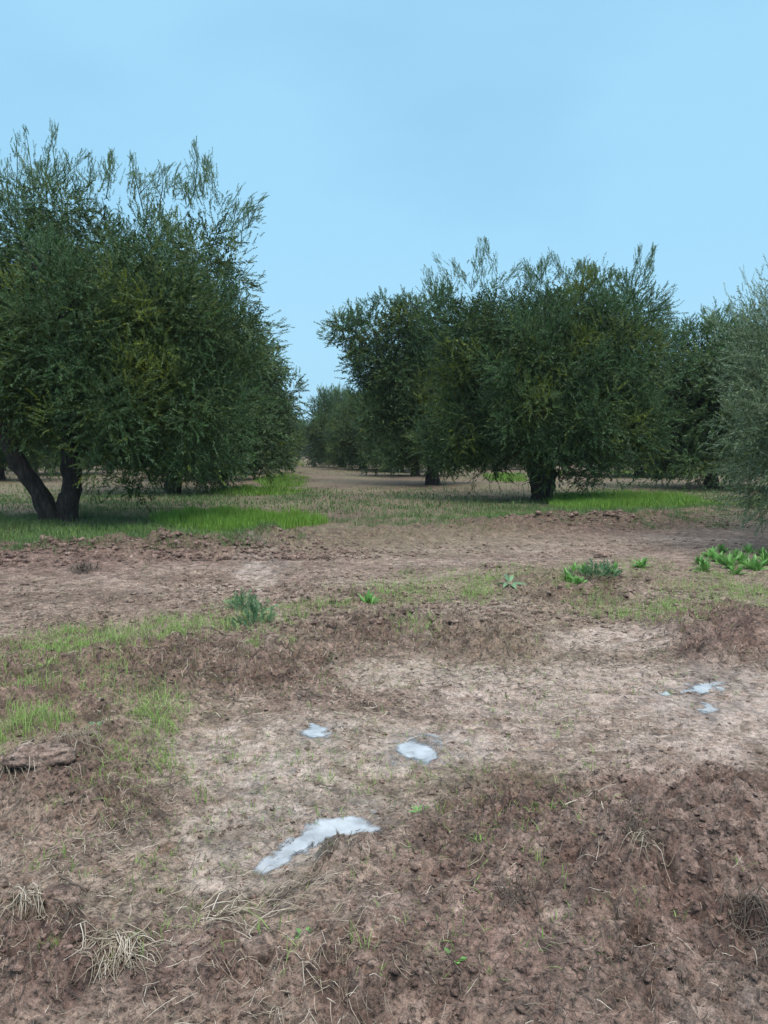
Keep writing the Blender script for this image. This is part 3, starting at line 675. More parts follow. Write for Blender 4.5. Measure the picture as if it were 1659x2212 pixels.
def branches(parent, base, trunks, blobs, r0, seed, origin, nlimb=7, merged=False):
    """trunks: list of point lists; limbs run from trunk ends towards the foliage masses"""
    r = np.random.default_rng(seed); k = 0; VS, FS, off = [], [], 0; ends = []
    for tr, rr in trunks:
        tr = np.array(tr, float); n_ = 12 if merged else 30; t = np.linspace(0, 1, n_); s = np.linspace(0, 1, len(tr))
        P = np.stack([np.interp(t, s, tr[:, q]) for q in range(3)], -1); P[1:-1] += r.normal(0, .02 if merged else .008, (n_ - 2, 3))
        Rr = np.interp(t, [0, .06, .16, .3, 1], [rr * 1.4, rr * 1.18, rr * 1.06, rr, rr * .75]) * (1 + .06 * np.sin(t * 17 + seed))
        V, f = tube(P, Rr, 14 if merged else 26, seed + k, 0.10 if merged else .13); k += 1
        if merged: VS.append(V - origin); FS.append(f + off); off += len(V)
        else: mesh_np('trunk', V - origin, [f], BARK, parent, smooth=True)
        ends.append((P[-1], P[-1] - P[-3], rr * .72))
    order = sorted(blobs, key=lambda b: -b[3])[:nlimb]
    for b in order:
        e = min(ends, key=lambda e: np.linalg.norm(e[0] - np.array(b[:3])))
        tgt = np.array(b[:3]) + r.normal(0, .2, 3)
        P = curve(e[0] - e[1] * 0.25, tgt, (0, 0, -0.35) + r.normal(0, .25, 3), 10)
        P[1:-1] += r.normal(0, .04, (8, 3))
        V, f = tube(P, np.linspace(e[2] * .72, 0.03, 10), 8, seed + k, 0.08); k += 1
        if merged: VS.append(V - origin); FS.append(f + off); off += len(V)
        else: mesh_np('limb', V - origin, [f], BARK, parent, smooth=True)
        # secondary branches
        for q in range(3):
            s_ = P[r.integers(3, 8)]; dv = r.normal(size=3); dv[2] = abs(dv[2]); dv /= np.linalg.norm(dv)
            P2 = curve(s_, s_ + dv * b[3] * r.uniform(.8, 1.15), r.normal(0, .12, 3), 7)
            V, f = tube(P2, np.linspace(0.05, 0.008, 7), 5, seed + k, .05); k += 1
            if merged: VS.append(V - origin); FS.append(f + off); off += len(V)
            else:
                VS.append(V - origin); FS.append(f + off); off += len(V)
    if VS: mesh_np('trunk' if merged else 'branches', np.concatenate(VS), [np.concatenate(FS)], BARK, parent, smooth=True)

def traced_blobs(L_, Y):
    out = []
    for (u, v, r_, dy) in L_:
        p = at_depth(u, v, Y + dy); out.append((p[0], p[1], p[2], r_ * (Y + dy) / FV))
    return out
def traced_plumes(L_, Y):
    out = []
    for (ub, vb, ut, vt, dy, n_) in L_:
        a, b = at_depth(ub, vb, Y + dy), at_depth(ut, vt, Y + dy + 0.2); d = b - a; out.append((*a, *d, n_))
    return out

TM_NEAR = shoot_templates(14, 22, 0.36, 0.062, 0.0145, 1)
TM_L = shoot_templates(14, 22, 0.30, 0.062, 0.0175, 2)
TM_R = shoot_templates(14, 20, 0.34, 0.076, 0.023, 3)
TM_FAR = shoot_templates(12, 16, 0.46, 0.13, 0.045, 4)

# --- the big tree on the left
Y = 16.0
bx, by = ground_at(135, 1128); by = 16.0; bx = (135 - CU) / FV * 16.0
lb = traced_blobs([(55, 545, 100, 0), (200, 550, 95, .6), (315, 545, 80, -.8), (435, 545, 80, .4), (485, 600, 66, 0), (120, 450, 70, -.4), (0, 700, 160, .5), (170, 700, 170, -1.2),
                   (350, 690, 165, -.9), (480, 730, 95, .2), (510, 700, 56, -.8), (60, 860, 120, -.8), (240, 870, 130, -1.8), (400, 870, 125, -1.2), (490, 860, 80, .2), (300, 985, 75, -1.0), (285, 1040, 42, -.6), (390, 985, 60, -.2),
                   (210, 960, 55, 1.2), (-130, 600, 170, .5), (-190, 820, 180, 0), (120, 620, 150, 2.2), (330, 640, 160, 2.4), (200, 820, 180, 2.4), (380, 820, 140, 2.2), (20, 930, 70, .8), (470, 960, 60, .5), (545, 770, 45, 0), (300, 780, 170, .6), (100, 780, 160, .4)], Y)
lp = traced_plumes([(80, 440, 68, 262, 0, 110), (30, 450, 14, 345, .3, 40), (150, 420, 200, 350, .2, 50), (140, 420, 105, 330, 0, 40), (265, 430, 262, 335, 0, 75), (330, 430, 362, 365, .1, 45), (300, 430, 300, 370, 0, 30),
                    (455, 430, 457, 322, 0, 90), (410, 450, 400, 390, .3, 40), (490, 480, 545, 415, 0, 50), (480, 520, 515, 410, .2, 40), (-60, 460, -80, 330, 0, 60)], Y)
tree = thing('olive_tree', 'largest dark olive tree at left with two trunks spreading from one base', 'tree', (bx, by, 0))
org = np.array([bx, by, 0.0])
z0 = float(zat([bx], [by])[0]) - 0.12
def tp(u, v, Y): return at_depth(u, v, Y)
branches(tree, None, [([(tp(118, 1120, 16.0)[0], 16.0, z0), tp(88, 1070, 15.9), tp(45, 1005, 15.8), tp(5, 940, 15.7), tp(-20, 860, 15.7)], 0.175),
                      ([(tp(140, 1120, 16.1)[0], 16.1, z0), tp(152, 1070, 16.1), tp(155, 1020, 16.2), tp(148, 960, 16.2), tp(150, 860, 16.3)], 0.20)],
         lb, .2, 5, org, 11)
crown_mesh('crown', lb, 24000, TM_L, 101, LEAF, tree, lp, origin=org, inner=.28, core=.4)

# --- the big tree right of centre
Y = 23.2
bx = (1168 - CU) / FV * Y; by = Y; org = np.array([bx, by, 0.0]); z0 = float(zat([bx], [by])[0]) - 0.12
rb = traced_blobs([(1005, 700, 68, 0), (1080, 690, 55, .5), (1165, 690, 72, 0), (1258, 670, 72, -.4), (1360, 690, 72, .3), (958, 660, 28, 0), (1030, 790, 95, .3), (1170, 790, 120, -1), (1300, 780, 115, -1), (1385, 780, 60, .4),
                   (1020, 900, 90, 0), (1140, 900, 90, -1.5), (1270, 900, 110, -1.8), (1360, 900, 75, -.4), (1200, 980, 60, -1.2), (1300, 990, 50, -1), (1265, 1015, 30, -1.4), (970, 960, 60, .5), (1110, 960, 50, -.5),
                   (1090, 760, 110, 2.2), (1250, 780, 130, 2.4), (1150, 880, 100, 2.2), (1330, 860, 90, 2), (1060, 970, 50, .3), (1390, 930, 45, 0)], Y)
rp = traced_plumes([(1035, 620, 1034, 522, 0, 70), (985, 630, 958, 555, 0, 40), (950, 640, 930, 585, 0, 25), (1080, 610, 1125, 572, 0, 35), (1175, 620, 1180, 545, 0, 75), (1150, 620, 1140, 570, 0, 35), (1250, 600, 1248, 572, 0, 45),
                    (1330, 620, 1320, 590, 0, 35), (1375, 620, 1392, 540, 0, 80), (1400, 680, 1445, 618, 0, 35), (1290, 610, 1285, 580, 0, 25), (1410, 760, 1435, 720, 0, 20)], Y)
tree = thing('olive_tree', 'broad olive tree right of centre with stout trunk and one low limb to the left', 'tree', (bx, by, 0))
branches(tree, None, [([(bx, by, z0), tp(1168, 1060, Y), tp(1150, 1000, Y), tp(1120, 950, Y), tp(1060, 920, Y + .3)], 0.25),
                      ([(bx + .12, by + .1, z0), tp(1178, 1050, Y), tp(1180, 1000, Y + .2), tp(1190, 940, Y + .2), tp(1210, 860, Y)], 0.26)], rb, .25, 9, org, 10)
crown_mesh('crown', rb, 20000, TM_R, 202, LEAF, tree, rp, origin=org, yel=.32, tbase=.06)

# --- second tree of the right hand row
Y = 34.0
bx = (935 - CU) / FV * Y; by = Y; org = np.array([bx, by, 0.0]); z0 = float(zat([bx], [by])[0]) - 0.12
sb = traced_blobs([(755, 720, 40, 0), (800, 710, 38, 0), (865, 700, 55, .3), (920, 700, 60, 0), (740, 705, 28, 0), (800, 780, 45, .5), (850, 800, 80, 0), (930, 810, 90, 0), (1000, 820, 80, .5), (835, 890, 65, 0), (920, 910, 85, -.6),
                   (1000, 920, 70, 0), (870, 960, 45, -.3), (960, 960, 50, -.3), (780, 760, 30, -.3), (900, 850, 90, 2)], Y)
sp = traced_plumes([(765, 700, 748, 652, 0, 30), (740, 720, 700, 700, 0, 22), (730, 740, 690, 722, 0, 18), (870, 660, 880, 638, 0, 30), (900, 660, 910, 640, 0, 20)], Y)
tree = thing('olive_tree', 'olive tree behind the stout one, its loose feathery side leaning left into open sky', 'tree', (bx, by, 0))
branches(tree, None, [([(bx, by, z0), (bx, by, 1.2), (bx - .3, by, 2.6)], .28)], sb, .2, 13, org, 8)
crown_mesh('crown', sb, 9500, shoot_templates(12, 18, 0.38, 0.10, 0.032, 8), 303, LEAF, tree, sp, origin=org, tbase=.1)

# --- silvery tree cut by the right edge
Y = 11.6
bx = 8.4; by = 12.0; org = np.array([bx, by, 0.0]); z0 = float(zat([bx], [by])[0]) - 0.12
eb = traced_blobs([(1690, 760, 95, 0), (1650, 850, 75, -.2), (1680, 930, 85, -.6), (1640, 980, 55, -.2), (1660, 1060, 55, -.3), (1720, 1000, 90, 0), (1780, 700, 110, .5), (1800, 850, 160, 0), (1850, 1000, 140, 0), (1980, 700, 170, .5),
                   (2000, 880, 190, 1), (1750, 850, 130, 1.6), (1900, 780, 160, 2.2), (1640, 790, 45, .5), (1830, 900, 160, -1.2), (2150, 850, 170, 0), (1950, 560, 120, 0)], Y)
ep = traced_plumes([(1660, 740, 1625, 605, 0, 26), (1620, 780, 1560, 640, .2, 22), (1610, 790, 1590, 690, 0, 16), (1660, 760, 1655, 660, .3, 22), (1700, 720, 1690, 560, 0, 36), (1640, 860, 1568, 790, 0, 22), (1800, 620, 1810, 430, 0, 40),
                    (1620, 1000, 1565, 1010, -.2, 14), (1630, 920, 1575, 880, -.1, 16), (1640, 1060, 1590, 1120, -.2, 16)], Y)
tree = thing('olive_tree', 'silvery olive tree nearest the camera, cut off by the right edge of the picture', 'tree', (bx, by, 0))
branches(tree, None, [([(bx, by, z0), (bx - .1, by, 1.0), (bx - .3, by, 2.2)], .24), ([(bx + .15, by, z0), (bx + .4, by, 1.2), (bx + .9, by + .2, 2.3)], .2)], eb, .2, 17, org, 9)
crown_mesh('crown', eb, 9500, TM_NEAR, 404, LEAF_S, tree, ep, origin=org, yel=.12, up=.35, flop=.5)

# --- trees of the orchard behind, three kinds, the rest copies of them
def generic(kind, seed):
    r = np.random.default_rng(seed); bl = []
    R0 = [4.4, 4.2, 4.0][kind]
    for k in range(30):
        a = r.uniform(0, 2 * PI); q = math.sqrt(r.uniform(0, 1)) * (R0 - 1.3); z = r.uniform(1.55, 6.0)
        q = max(q, 1.6) if z < 2.2 else q * (1.0 if z < 4.4 else 0.8)
        bl.append((q * math.cos(a), q * math.sin(a), z, r.uniform(1.0, 1.6)))
    bl += [(0, 0, 3.6, 2.4), (0.4, 0, 5.2, 1.8)]
    for k in range(9):
        if (k % 3 != 2 and kind == 2) or kind == 1: a = k / 9 * 2 * PI + r.uniform(-.2, .2); q = r.uniform(2.3, 3.1); bl.append((q * math.cos(a), q * math.sin(a), r.uniform(1.15, 1.5), r.uniform(.8, 1.1)))
    pl = []
    for k in range(12):
        a = r.uniform(0, 2 * PI); q = r.uniform(0.3, 2.8); pl.append((q * math.cos(a), q * math.sin(a), 6.3 - .15 * q, r.normal(0, .3), r.normal(0, .3), r.uniform(.7, 1.5), 24))
    t = thing('olive_tree', 'x', 'tree')
    lean = r.normal(0, .3, 2)
    branches(t, None, [([(0, 0, -.25), (lean[0] * .5, lean[1] * .5, 1.0), (lean[0], lean[1], 2.4)], .27)], bl, .2, seed, np.zeros(3), 6, merged=True)
    crown_mesh('crown', bl, 6500, TM_FAR, seed + 50, LEAF, t, pl, tbase=.12)
    return t
protos = [generic(0, 61), generic(1, 62), generic(2, 63)]
used = [False] * 3
def place_tree(x, y, kind, rot, s, label, group=None, sz=None):
    src = protos[kind]
    if not used[kind]: o = src; used[kind] = True
    else:
        o = src.copy(); COL.objects.link(o)
        for ch in src.children:
            c = ch.copy(); COL.objects.link(c); c.parent = o
    o.location = (x, y, float(zat([x], [y])[0])); o.rotation_euler = (0, 0, rot); o.scale = (s, s, sz or s)
    o['label'] = label
    if group: o['group'] = group
    elif 'group' in o: del o['group']
    return o
ROWS = 'olive trees standing in the rows behind'
place_tree(-7.75, 27.8, 0, 0.6, 1.0, 'second olive tree of the left row, trunk just showing behind the two-trunked tree', ROWS)
place_tree(-8.75, 39.5, 1, 2.0, 1.08, 'third olive tree of the left row, edge of its crown touching the open lane', ROWS)
place_tree(-9.75, 51, 2, 4.0, 1.15, 'fourth olive tree of the left row along the grassy lane', ROWS)
place_tree(-10.9, 63, 0, 1.0, 1.0, 'fifth olive tree of the left row, small beside the lane', ROWS)
place_tree(13.6, 31.5, 1, 1.2, 0.98, 'olive tree between the stout-trunked tree and the silvery one at the right edge', ROWS)
place_tree(15.4, 46, 2, 3.3, 1.0, 'olive tree whose trunk shows under the right side of the stout-trunked tree', ROWS, 0.85)
place_tree(1.9, 46, 2, 0.2, 0.95, 'third olive tree of the right row, nearly hidden behind the feathery one', ROWS)
place_tree(1.2, 58, 1, 0.9, 0.9, 'fourth olive tree of the right row, nearly hidden behind nearer crowns', ROWS)
place_tree(-4.0, 74, 1, 2.5, 1.05, 'small dark rounded olive tree bordering the right side of the far lane', ROWS)
place_tree(-1.7, 62, 2, 1.5, 0.86, 'low rounded olive tree under the feathery left side of the second right row tree', ROWS)
place_tree(-4.9, 87, 1, 0.4, 0.9, 'paler olive tree just beyond the small dark rounded one by the lane', ROWS)
place_tree(30.5, 80, 0, 0.4, 1.0, 'far olive tree with bare trunk showing above the right hand grass', ROWS)
rr = random.Random(5)
nfar = 0
near = [(-7.75, 27.8), (-8.75, 39.5), (-9.75, 51), (-10.9, 63), (13.6, 31.5), (15.4, 46), (1.9, 46), (1.2, 58), (-4.0, 74), (-1.7, 62), (-4.9, 87), (30.5, 80), (-6.8, 16), (4.8, 23), (2.2, 34), (8.4, 12)]
ORD = ['first', 'second', 'third', 'fourth', 'fifth', 'sixth', 'seventh', 'eighth', 'ninth', 'tenth', 'eleventh', 'twelfth']
for i in range(-6, 8):
    cnt = 0
    for j in range(0, 8):
        y = 27 + j * 11.8 + rr.uniform(-.8, .8); x = 5.2 + i * 11.3 - 0.109 * (y - 23) + rr.uniform(-.7, .7)
        if i == -1: x = -0.115 * y - 4.7 - rr.uniform(0, .5)
        if i == 0: x = -0.104 * y + 3.9 + rr.uniform(0, .5)
        if abs(x) > 0.53 * y + 4: continue
        if min((x - a) ** 2 + (y - b) ** 2 for a, b in near) < 55: continue
        if i == 0 and y < 92: continue
        if y < 60 and 1380 < CU + FV * x / y < 1600: continue
        side, row = ('left', -i) if i < 0 else ('right', i + 1)
        place_tree(x, y, rr.randrange(3), rr.uniform(0, 6.28), rr.uniform(.9, 1.06), 'background olive tree, number %s from the front in the %s row %s of the lane' % (ORD[cnt], ORD[row - 1], side), 'background olive trees of the orchard'); nfar += 1; cnt += 1
for k in range(6):       # the end of the lane
    y = 150 + 30 * (k // 3); x = -0.109 * y + (k % 3 - 1) * 8 + rr.uniform(-1, 1)
    place_tree(x, y, rr.randrange(3), rr.uniform(0, 6.28), rr.uniform(.9, 1.15), 'tiny olive tree ending the lane, %s row, %s' % (('nearer', 'farther')[k // 3], ('left of three', 'middle of three', 'right of three')[k % 3]), 'olive trees closing the far end of the lane'); nfar += 1
print('far trees', nfar)

# ------------------------------------------------------------------ single plants and pieces on the ground
def leaf_plant(name, u, v, nleaf, ll, lw, mat, label, cat, seed, elev=(0.5, 1.3), group=None, stem=False):
    x, y = ground_at(u, v); z = float(zat([x], [y])[0]); r = np.random.default_rng(seed)
    V, F4 = [], []; tint = []
    for k in range(nleaf):
        az = k * 2.4 + r.normal(0, .3); el = r.uniform(*elev); L_ = ll * r.uniform(.6, 1.1); W_ = lw * r.uniform(.7, 1.15)
        h = np.array([math.cos(az), math.sin(az), 0]); s = np.array([-math.sin(az), math.cos(az), 0]); p = h * 0.01 + np.array([0, 0, -0.005]); b0 = len(V); tt = r.uniform(0, 1)
        s = s * math.cos(.3) + np.array([0, 0, 1]) * r.uniform(-.4, .4); s /= np.linalg.norm(s)
        for q in range(6):
            t = q / 5; e = el - 0.9 * t * t * (1.3 - el * .6)
            ww = W_ * (math.sin(PI * (0.12 + 0.86 * t)) ** 0.8) * .5; mid = np.array([0, 0, -ww * .35])
            V += [p - s * ww, p + mid, p + s * ww]; tint += [tt, tt * .8 + .2, tt]
            p = p + (h * math.cos(e) + np.array([0, 0, math.sin(e)])) * L_ / 5
        for q in range(5):
            a = b0 + 3 * q; F4 += [[a, a + 1, a + 4, a + 3], [a + 1, a + 2, a + 5, a + 4]]
    o = mesh_np(name, V, [np.array(F4)], mat, smooth=True, attrs=dict(tint=tint)); o.location = (x, y, z)
    return tag(o, label, cat, group)

BG_ = 'bright broad-leaved weeds on the right'
k = 100
for u, v, n_, l_, mt, lab in [
    (1520, 1238, 16, .17, BROAD, 'bright broad-leaved weed, left end of the large green patch near the right edge'),
    (1548, 1215, 18, .19, BROAD, 'bright broad-leaved weed at the back left of the green patch near the right edge'),
    (1575, 1232, 20, .20, BROAD, 'bright broad-leaved weed in the middle front of the green patch near the right edge'),
    (1603, 1216, 20, .20, BROAD, 'bright broad-leaved weed in the middle back of the green patch near the right edge'),
    (1632, 1236, 18, .20, BROAD, 'bright broad-leaved weed in the right front of the green patch cut by the edge'),
    (1655, 1218, 18, .19, BROAD, 'bright broad-leaved weed touching the right edge of the picture'),
    (1535, 1205, 14, .15, BROAD, 'small broad-leaved weed behind the left end of the large green patch'),
    (1228, 1262, 16, .16, BROAD, 'bright leafy weed left of the blue-green bushy weed on the mound'),
    (1250, 1272, 14, .12, BROAD, 'low bright weed right in front of the blue-green bushy weed'),
    (1385, 1232, 14, .14, BROAD, 'small bright weed standing alone between the two green patches'),
    (795, 1318, 14, .13, BROAD, 'small bright leafy weed beside the dark clods in the middle of the ridge')]:
    leaf_plant('leafy_weed', u, v, n_ + 16, l_ * 1.15, .038, mt, lab, 'weed', k, (0.3, 1.45), BG_ if u > 1200 else None); k += 1
for q, (u, v, wh) in enumerate([(1510, 1222, 'far left'), (1560, 1196, 'far back'), (1590, 1245, 'nearest front'), (1617, 1198, 'back right'), (1646, 1204, 'rear right corner'), (1562, 1222, 'very middle'), (1588, 1206, 'centre back'), (1620, 1228, 'centre right')]):
    leaf_plant('leafy_weed', u, v, 26, .15 + .012 * (q % 3), .034, BROAD, 'smaller bright weed at the %s of the right edge green patch' % wh, 'weed', 150 + q, (0.3, 1.45), BG_)
for q, (u, v, wh) in enumerate([(1240, 1246, 'behind the first bright weed left of'), (1262, 1256, 'pressed between the bright weeds and'), (1325, 1258, 'just right of')]):
    leaf_plant('leafy_weed', u, v, 20, .13, .030, BROAD, 'small bright weed %s the blue-green bushy weed' % wh, 'weed', 170 + q, (0.3, 1.45), BG_)
def bushy(u, v, ns, h, spread, mat, label, seed):
    x, y = ground_at(u, v); z = float(zat([x], [y])[0]); r = np.random.default_rng(seed)
    T = shoot_templates(8, 20, .13, .042, .012, seed); P = r.normal(0, spread, (ns, 3)) * [1, 1, 0]; P[:, 2] = r.uniform(-.01, h * .55, ns) * (1 - .5 * np.abs(P[:, 0]) / spread / 2)
    D = P * [1.2, 1.2, 0] / spread * .35 + r.normal(0, .3, (ns, 3)) + [0, 0, .8]; D /= np.linalg.norm(D, axis=1)[:, None]
    A = np.cross(D, r.normal(size=(ns, 3))); A /= np.linalg.norm(A, axis=1)[:, None]; Rm = np.stack([A, np.cross(D, A), D], -1)
    V = np.einsum('nij,nvj->nvi', Rm, T[r.integers(0, 8, ns)]) * r.uniform(.6, 1.1, ns)[:, None, None] + P[:, None]
    nv = T.shape[1]; o = mesh_np('bushy_weed', V.reshape(-1, 3), [np.arange(ns * nv).reshape(-1, 4)], mat, attrs=dict(tint=np.clip(np.repeat(r.uniform(0, 1, ns), nv), 0, 1)))
    o.location = (x, y, z); return tag(o, label, 'weed')
bushy(1295, 1265, 60, .22, .09, BLUEW, 'blue-green bushy weed with narrow leaves at the back of the ridge', 301)
bushy(552, 1362, 45, .20, .07, BLUEW, 'blue-green feathery weed on the left of the grassy ridge', 302)
bushy(530, 1320, 40, .16, .045, BLUEW, 'smaller blue-green weed just behind the feathery one on the left ridge', 303)
leaf_plant('thistle', 1100, 1278, 8, .22, .05, BLUEW, 'dark green rosette weed with long toothed leaves lying on bare soil', 'weed', k + 2, (0.0, 0.5))
leaf_plant('seedling', 980, 2108, 6, .03, .018, BROAD, 'tiny bright green seedling near the bottom centre', 'seedling', k + 3, (0.2, 0.9))
leaf_plant('seedling', 655, 2055, 5, .03, .014, BROAD, 'tiny green seedling above the dry straw stalks left of centre', 'seedling', k + 4, (0.3, 1.1))
leaf_plant('seedling', 905, 1770, 7, .045, .010, BROAD, 'small two-toned seedling on mud right of the long puddle', 'seedling', k + 5, (0.3, 1.1))
leaf_plant('seedling', 1185, 1760, 6, .035, .014, BROAD, 'small seedling at the upper edge of the dark clods', 'seedling', k + 6, (0.3, 1.1))
leaf_plant('seedling', 205, 1602, 8, .07, .03, BLUEW, 'flat blue-green seedling left, above the earth slab', 'seedling', k + 7, (0.0, 0.6))
leaf_plant('seedling', 1040, 1865, 10, .05, .008, GRASS, 'thin pale green sprout on the brown clods, lower right of centre', 'seedling', k + 8, (0.6, 1.4))

def straw_clump(u, v, n_, l_, rad, label, seed, mat=STRAW, az_mid=-1.9, az_sp=1.0, wd=.0024, hgt=.05, name='dry_grass_clump'):
    x, y = ground_at(u, v); z = float(zat([x], [y])[0]); r = np.random.default_rng(seed)
    n = n_; a = r.normal(az_mid, az_sp, n); ln = l_ * r.uniform(.45, 1.1, n); K = 6
    sx, sy = r.normal(0, rad, n), r.normal(0, rad, n); rise = r.uniform(.1, 1, n) * hgt; bend = r.normal(0, .5, n)
    V = []; px, py = sx.copy(), sy.copy()
    for q in range(K):
        t = q / (K - 1); g = zat(px + x, py + y) - z
        pz = g + .004 + rise * np.sin(PI * min(1, t * .9 + .12)); ww = wd * (1 - .55 * t) * np.ones(n)
        V += [np.stack([px + np.sin(a) * ww, py - np.cos(a) * ww, pz], -1), np.stack([px, py, pz + ww], -1), np.stack([px - np.sin(a) * ww, py + np.cos(a) * ww, pz], -1)]
        px = px + np.cos(a) * ln / (K - 1); py = py + np.sin(a) * ln / (K - 1); a = a + bend / (K - 1)
    V = np.stack(V, 1); b = (np.arange(n) * 3 * K)[:, None]
    f = np.concatenate([b + np.array([[3 * q + i, 3 * q + (i + 1) % 3, 3 * q + 3 + (i + 1) % 3, 3 * q + 3 + i]]) for q in range(K - 1) for i in range(3)])
    o = mesh_np(name, V.reshape(-1, 3), [f], mat, attrs=dict(tint=np.repeat(np.clip(r.normal(.55, .28, n), 0, 1), 3 * K))); o.location = (x, y, z)
    return tag(o, label, 'dead grass' if mat is STRAW else 'root tuft')
straw_clump(262, 2062, 130, .16, .045, 'pale dry grass clump splayed out at the bottom left', 1, az_mid=-1.25, az_sp=.6, hgt=.022, wd=.0019)
straw_clump(60, 1985, 45, .16, .03, 'pale dry grass tuft hanging over the dark hole at the left edge', 2, az_mid=-.9, az_sp=.4)
straw_clump(15, 1690, 50, .20, .04, 'dry grass tuft below the earth slab at the left edge', 3, az_mid=-.6, az_sp=.9)
straw_clump(150, 1650, 70, .22, .06, 'tangle of dry grass draped over the earth slab', 4, az_mid=-.4, az_sp=1.6, wd=.0014)
straw_clump(470, 2000, 28, .16, .05, 'few pale reed stalks lying right of the splayed grass clump', 5, az_mid=.5, az_sp=.6)
straw_clump(600, 1960, 60, .10, .09, 'long dry grass streak lying on the crest of the near clods', 6, az_mid=.45, az_sp=.35, wd=.0012)
straw_clump(1375, 1890, 46, .10, .03, 'dark root tuft with pale fibres on the right hand clods', 7, mat=ROOT, az_mid=0, az_sp=3, wd=.0022, name='root_tuft')
straw_clump(1385, 1925, 22, .09, .02, 'small fan of yellow dry stalks under the dark root tuft', 8, az_mid=-1.6, az_sp=1.2, wd=.0018)
straw_clump(1600, 2010, 60, .13, .05, 'dark root tuft near the lower right edge', 9, mat=ROOT, az_mid=-.6, az_sp=1.2, wd=.0025, name='root_tuft')
straw_clump(1120, 2000, 30, .10, .03, 'dark root tuft left of the pale smooth mud spot', 10, mat=ROOT, az_mid=0, az_sp=3, wd=.002, name='root_tuft')
straw_clump(180, 1232, 60, .22, .08, 'dark dead weed tuft lying on the far path at left', 11, mat=ROOT, az_mid=0, az_sp=3, wd=.006, hgt=.12, name='root_tuft')

def twig(u0, v0, u1, v1, rad, label, seed, mat=ROOT, side=2):
    x0, y0 = ground_at(u0, v0); x1, y1 = ground_at(u1, v1); r = np.random.default_rng(seed)
    t = np.linspace(0, 1, 12); L_ = math.hypot(x1 - x0, y1 - y0)
    x = x0 + (x1 - x0) * t; y = y0 + (y1 - y0) * t; off = r.normal(0, .08) * L_ * np.sin(PI * t) + r.normal(0, .015, 12) * L_
    nx_, ny_ = -(y1 - y0) / L_, (x1 - x0) / L_; x = x + nx_ * off; y = y + ny_ * off
    z = np.interp(t, t, np.convolve(np.pad(zat(x, y), 2, 'edge'), np.ones(5) / 5, 'valid')) + rad * 2 + .004 * np.sin(t * 9 + seed) + .012
    P = np.stack([x, y, z], -1); c = P[0].copy()
    VS, FS = tube(P - c, np.linspace(rad, rad * .4, 12), 6, seed, .1); V, f = [VS], [FS]; off_ = len(VS)
    for q in range(side):
        s = P[r.integers(3, 9)] - c; a = math.atan2(y1 - y0, x1 - x0) + r.choice([-.7, .7]); e = s + np.array([math.cos(a), math.sin(a), r.uniform(-.1, .25)]) * L_ * .3
        v_, f_ = tube(curve(s, e, (0, 0, .004), 5), np.linspace(rad * .6, rad * .25, 5), 5, seed + q, .05); V.append(v_); f.append(f_ + off_); off_ += len(v_)
    V = np.concatenate(V); o = mesh_np('twig', V, [np.concatenate(f)], mat, smooth=True, attrs=dict(tint=np.full(len(V), .5 if mat is ROOT else .8))); o.location = c
    return tag(o, label, 'twig')
twig(128, 2205 - 290, 188, 1945, .006, 'short dark stick lying alone on the left of the trampled mud', 1, side=0)
twig(350, 1720, 425, 1690, .003, 'thin curved twig above the trampled mud at left', 2)
twig(290, 1760, 365, 1800, .0025, 'thin dead twig bending down through the trampled mud', 3)
twig(580, 1975, 690, 1930, .004, 'arched dead twig below the long puddle', 4)
twig(680, 1705, 725, 1708, .004, 'small dark stick on the wet sheen above the long puddle', 5, side=0)
twig(700, 1885, 760, 1830, .003, 'slanting twig on the clod bank right of the long puddle', 6)
twig(1220, 1790, 1330, 1740, .0025, 'pale fallen stalk across the upper edge of the right hand clods', 7, mat=STRAW, side=0)
twig(1300, 1800, 1360, 1860, .002, 'thin pale stalk curving down towards the dark root tuft', 8, mat=STRAW, side=1)
twig(520, 1565, 560, 1530, .003, 'upright dark sprig at the upper edge of the pale mud', 9)
twig(430, 1570, 475, 1540, .003, 'dark sprig left of the pale mud among thin grass', 10)
twig(560, 2130, 530, 2030, .0025, 'bare slanting stalk left of the bottom middle', 11, mat=STRAW)

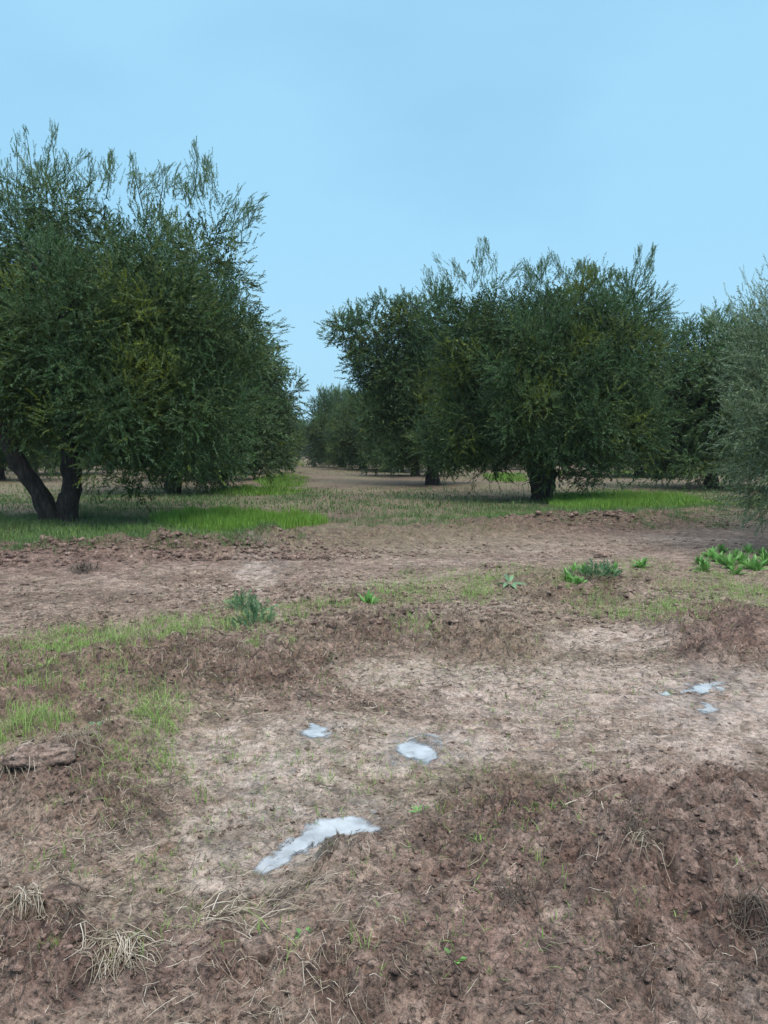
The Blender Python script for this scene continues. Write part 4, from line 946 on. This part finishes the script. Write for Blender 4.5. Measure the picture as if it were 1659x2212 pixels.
# slab of earth broken out on the left, and the big lumps
def lump(name, u, v, sx, sy, sz, label, cat, seed, rot=0, lift=.3, red=.6, sub=4):
    import bmesh
    x, y = ground_at(u, v); z = float(zat([x], [y])[0]); r = np.random.default_rng(seed)
    bm = bmesh.new(); bmesh.ops.create_icosphere(bm, subdivisions=sub, radius=1)
    V = np.array([q.co[:] for q in bm.verts]); Fc = np.array([[q.index for q in f.verts] for f in bm.faces]); bm.free()
    s = 1 + .22 * fbm(V[:, 0] * 1.6 + seed, V[:, 1] * 1.6 + V[:, 2] * 1.3, 3, seed) + .10 * fbm(V[:, 0] * 5 + V[:, 2] * 3, V[:, 1] * 5 - V[:, 2] * 2, 3, seed + 4)
    s += .07 * fbm(V[:, 0] * 11 + V[:, 2] * 7, V[:, 1] * 11 - V[:, 2] * 5, 3, seed + 8, .7)
    V = np.sign(V) * np.abs(V) ** .9 * s[:, None] * [sx, sy, sz]
    c, s_ = math.cos(rot), math.sin(rot); V = np.stack([V[:, 0] * c - V[:, 1] * s_, V[:, 0] * s_ + V[:, 1] * c, V[:, 2] + sz * lift], -1)
    o = mesh_np(name, V, [Fc], SOIL, smooth=True, attrs=dict(pale=np.full(len(V), .25), red=np.full(len(V), red), wet=np.zeros(len(V)), moss=np.zeros(len(V)))); o.location = (x, y, z)
    return tag(o, label, cat)
lump('earth_slab', 95, 1690, .15, .09, .045, 'flat slab of brown earth with an undercut edge at the left', 'earth clod', 3, rot=.15, lift=.35, red=.5)
lump('earth_clod', 1065, 1232, .10, .09, .05, 'dark earth clod on the ridge above the rosette weed', 'earth clod', 4)
lump('earth_clod', 755, 1310, .15, .10, .06, 'reddish earth clod beside the small bright weed on the ridge', 'earth clod', 5)
lump('earth_clod', 1300, 1205, .12, .09, .05, 'dark earth clod at the near edge of the far path', 'earth clod', 6)
lump('earth_clod', 548, 2105, .055, .05, .04, 'rounded brown clod right of the splayed dry grass clump', 'earth clod', 7, lift=.4)
lump('earth_clod', 130, 1990, .07, .05, .04, 'crumbly clod beside the dark hole at the left edge', 'earth clod', 8, lift=.4)

# ------------------------------------------------------------------ thin damp air
def haze_box(dens):
    x0, x1, y0, y1, z0_, z1 = -330, 330, -55, 410, -2.0, 13.0
    V = [(x, y, z) for x in (x0, x1) for y in (y0, y1) for z in (z0_, z1)]
    F_ = np.array([[0, 1, 3, 2], [4, 6, 7, 5], [0, 4, 5, 1], [2, 3, 7, 6], [0, 2, 6, 4], [1, 5, 7, 3]])
    m = bpy.data.materials.new('thin_haze'); m.use_nodes = True; n = m.node_tree; n.nodes.clear()
    out = n.nodes.new('ShaderNodeOutputMaterial'); v = n.nodes.new('ShaderNodeVolumePrincipled')
    v.inputs['Color'].default_value = (.80, .88, .95, 1); v.inputs['Density'].default_value = dens
    n.links.new(v.outputs[0], out.inputs['Volume'])
    o = mesh_np('haze', V, [F_], m); tag(o, kind='stuff'); return o
HAZE = 0.0003
if HAZE > 0: haze_box(HAZE)
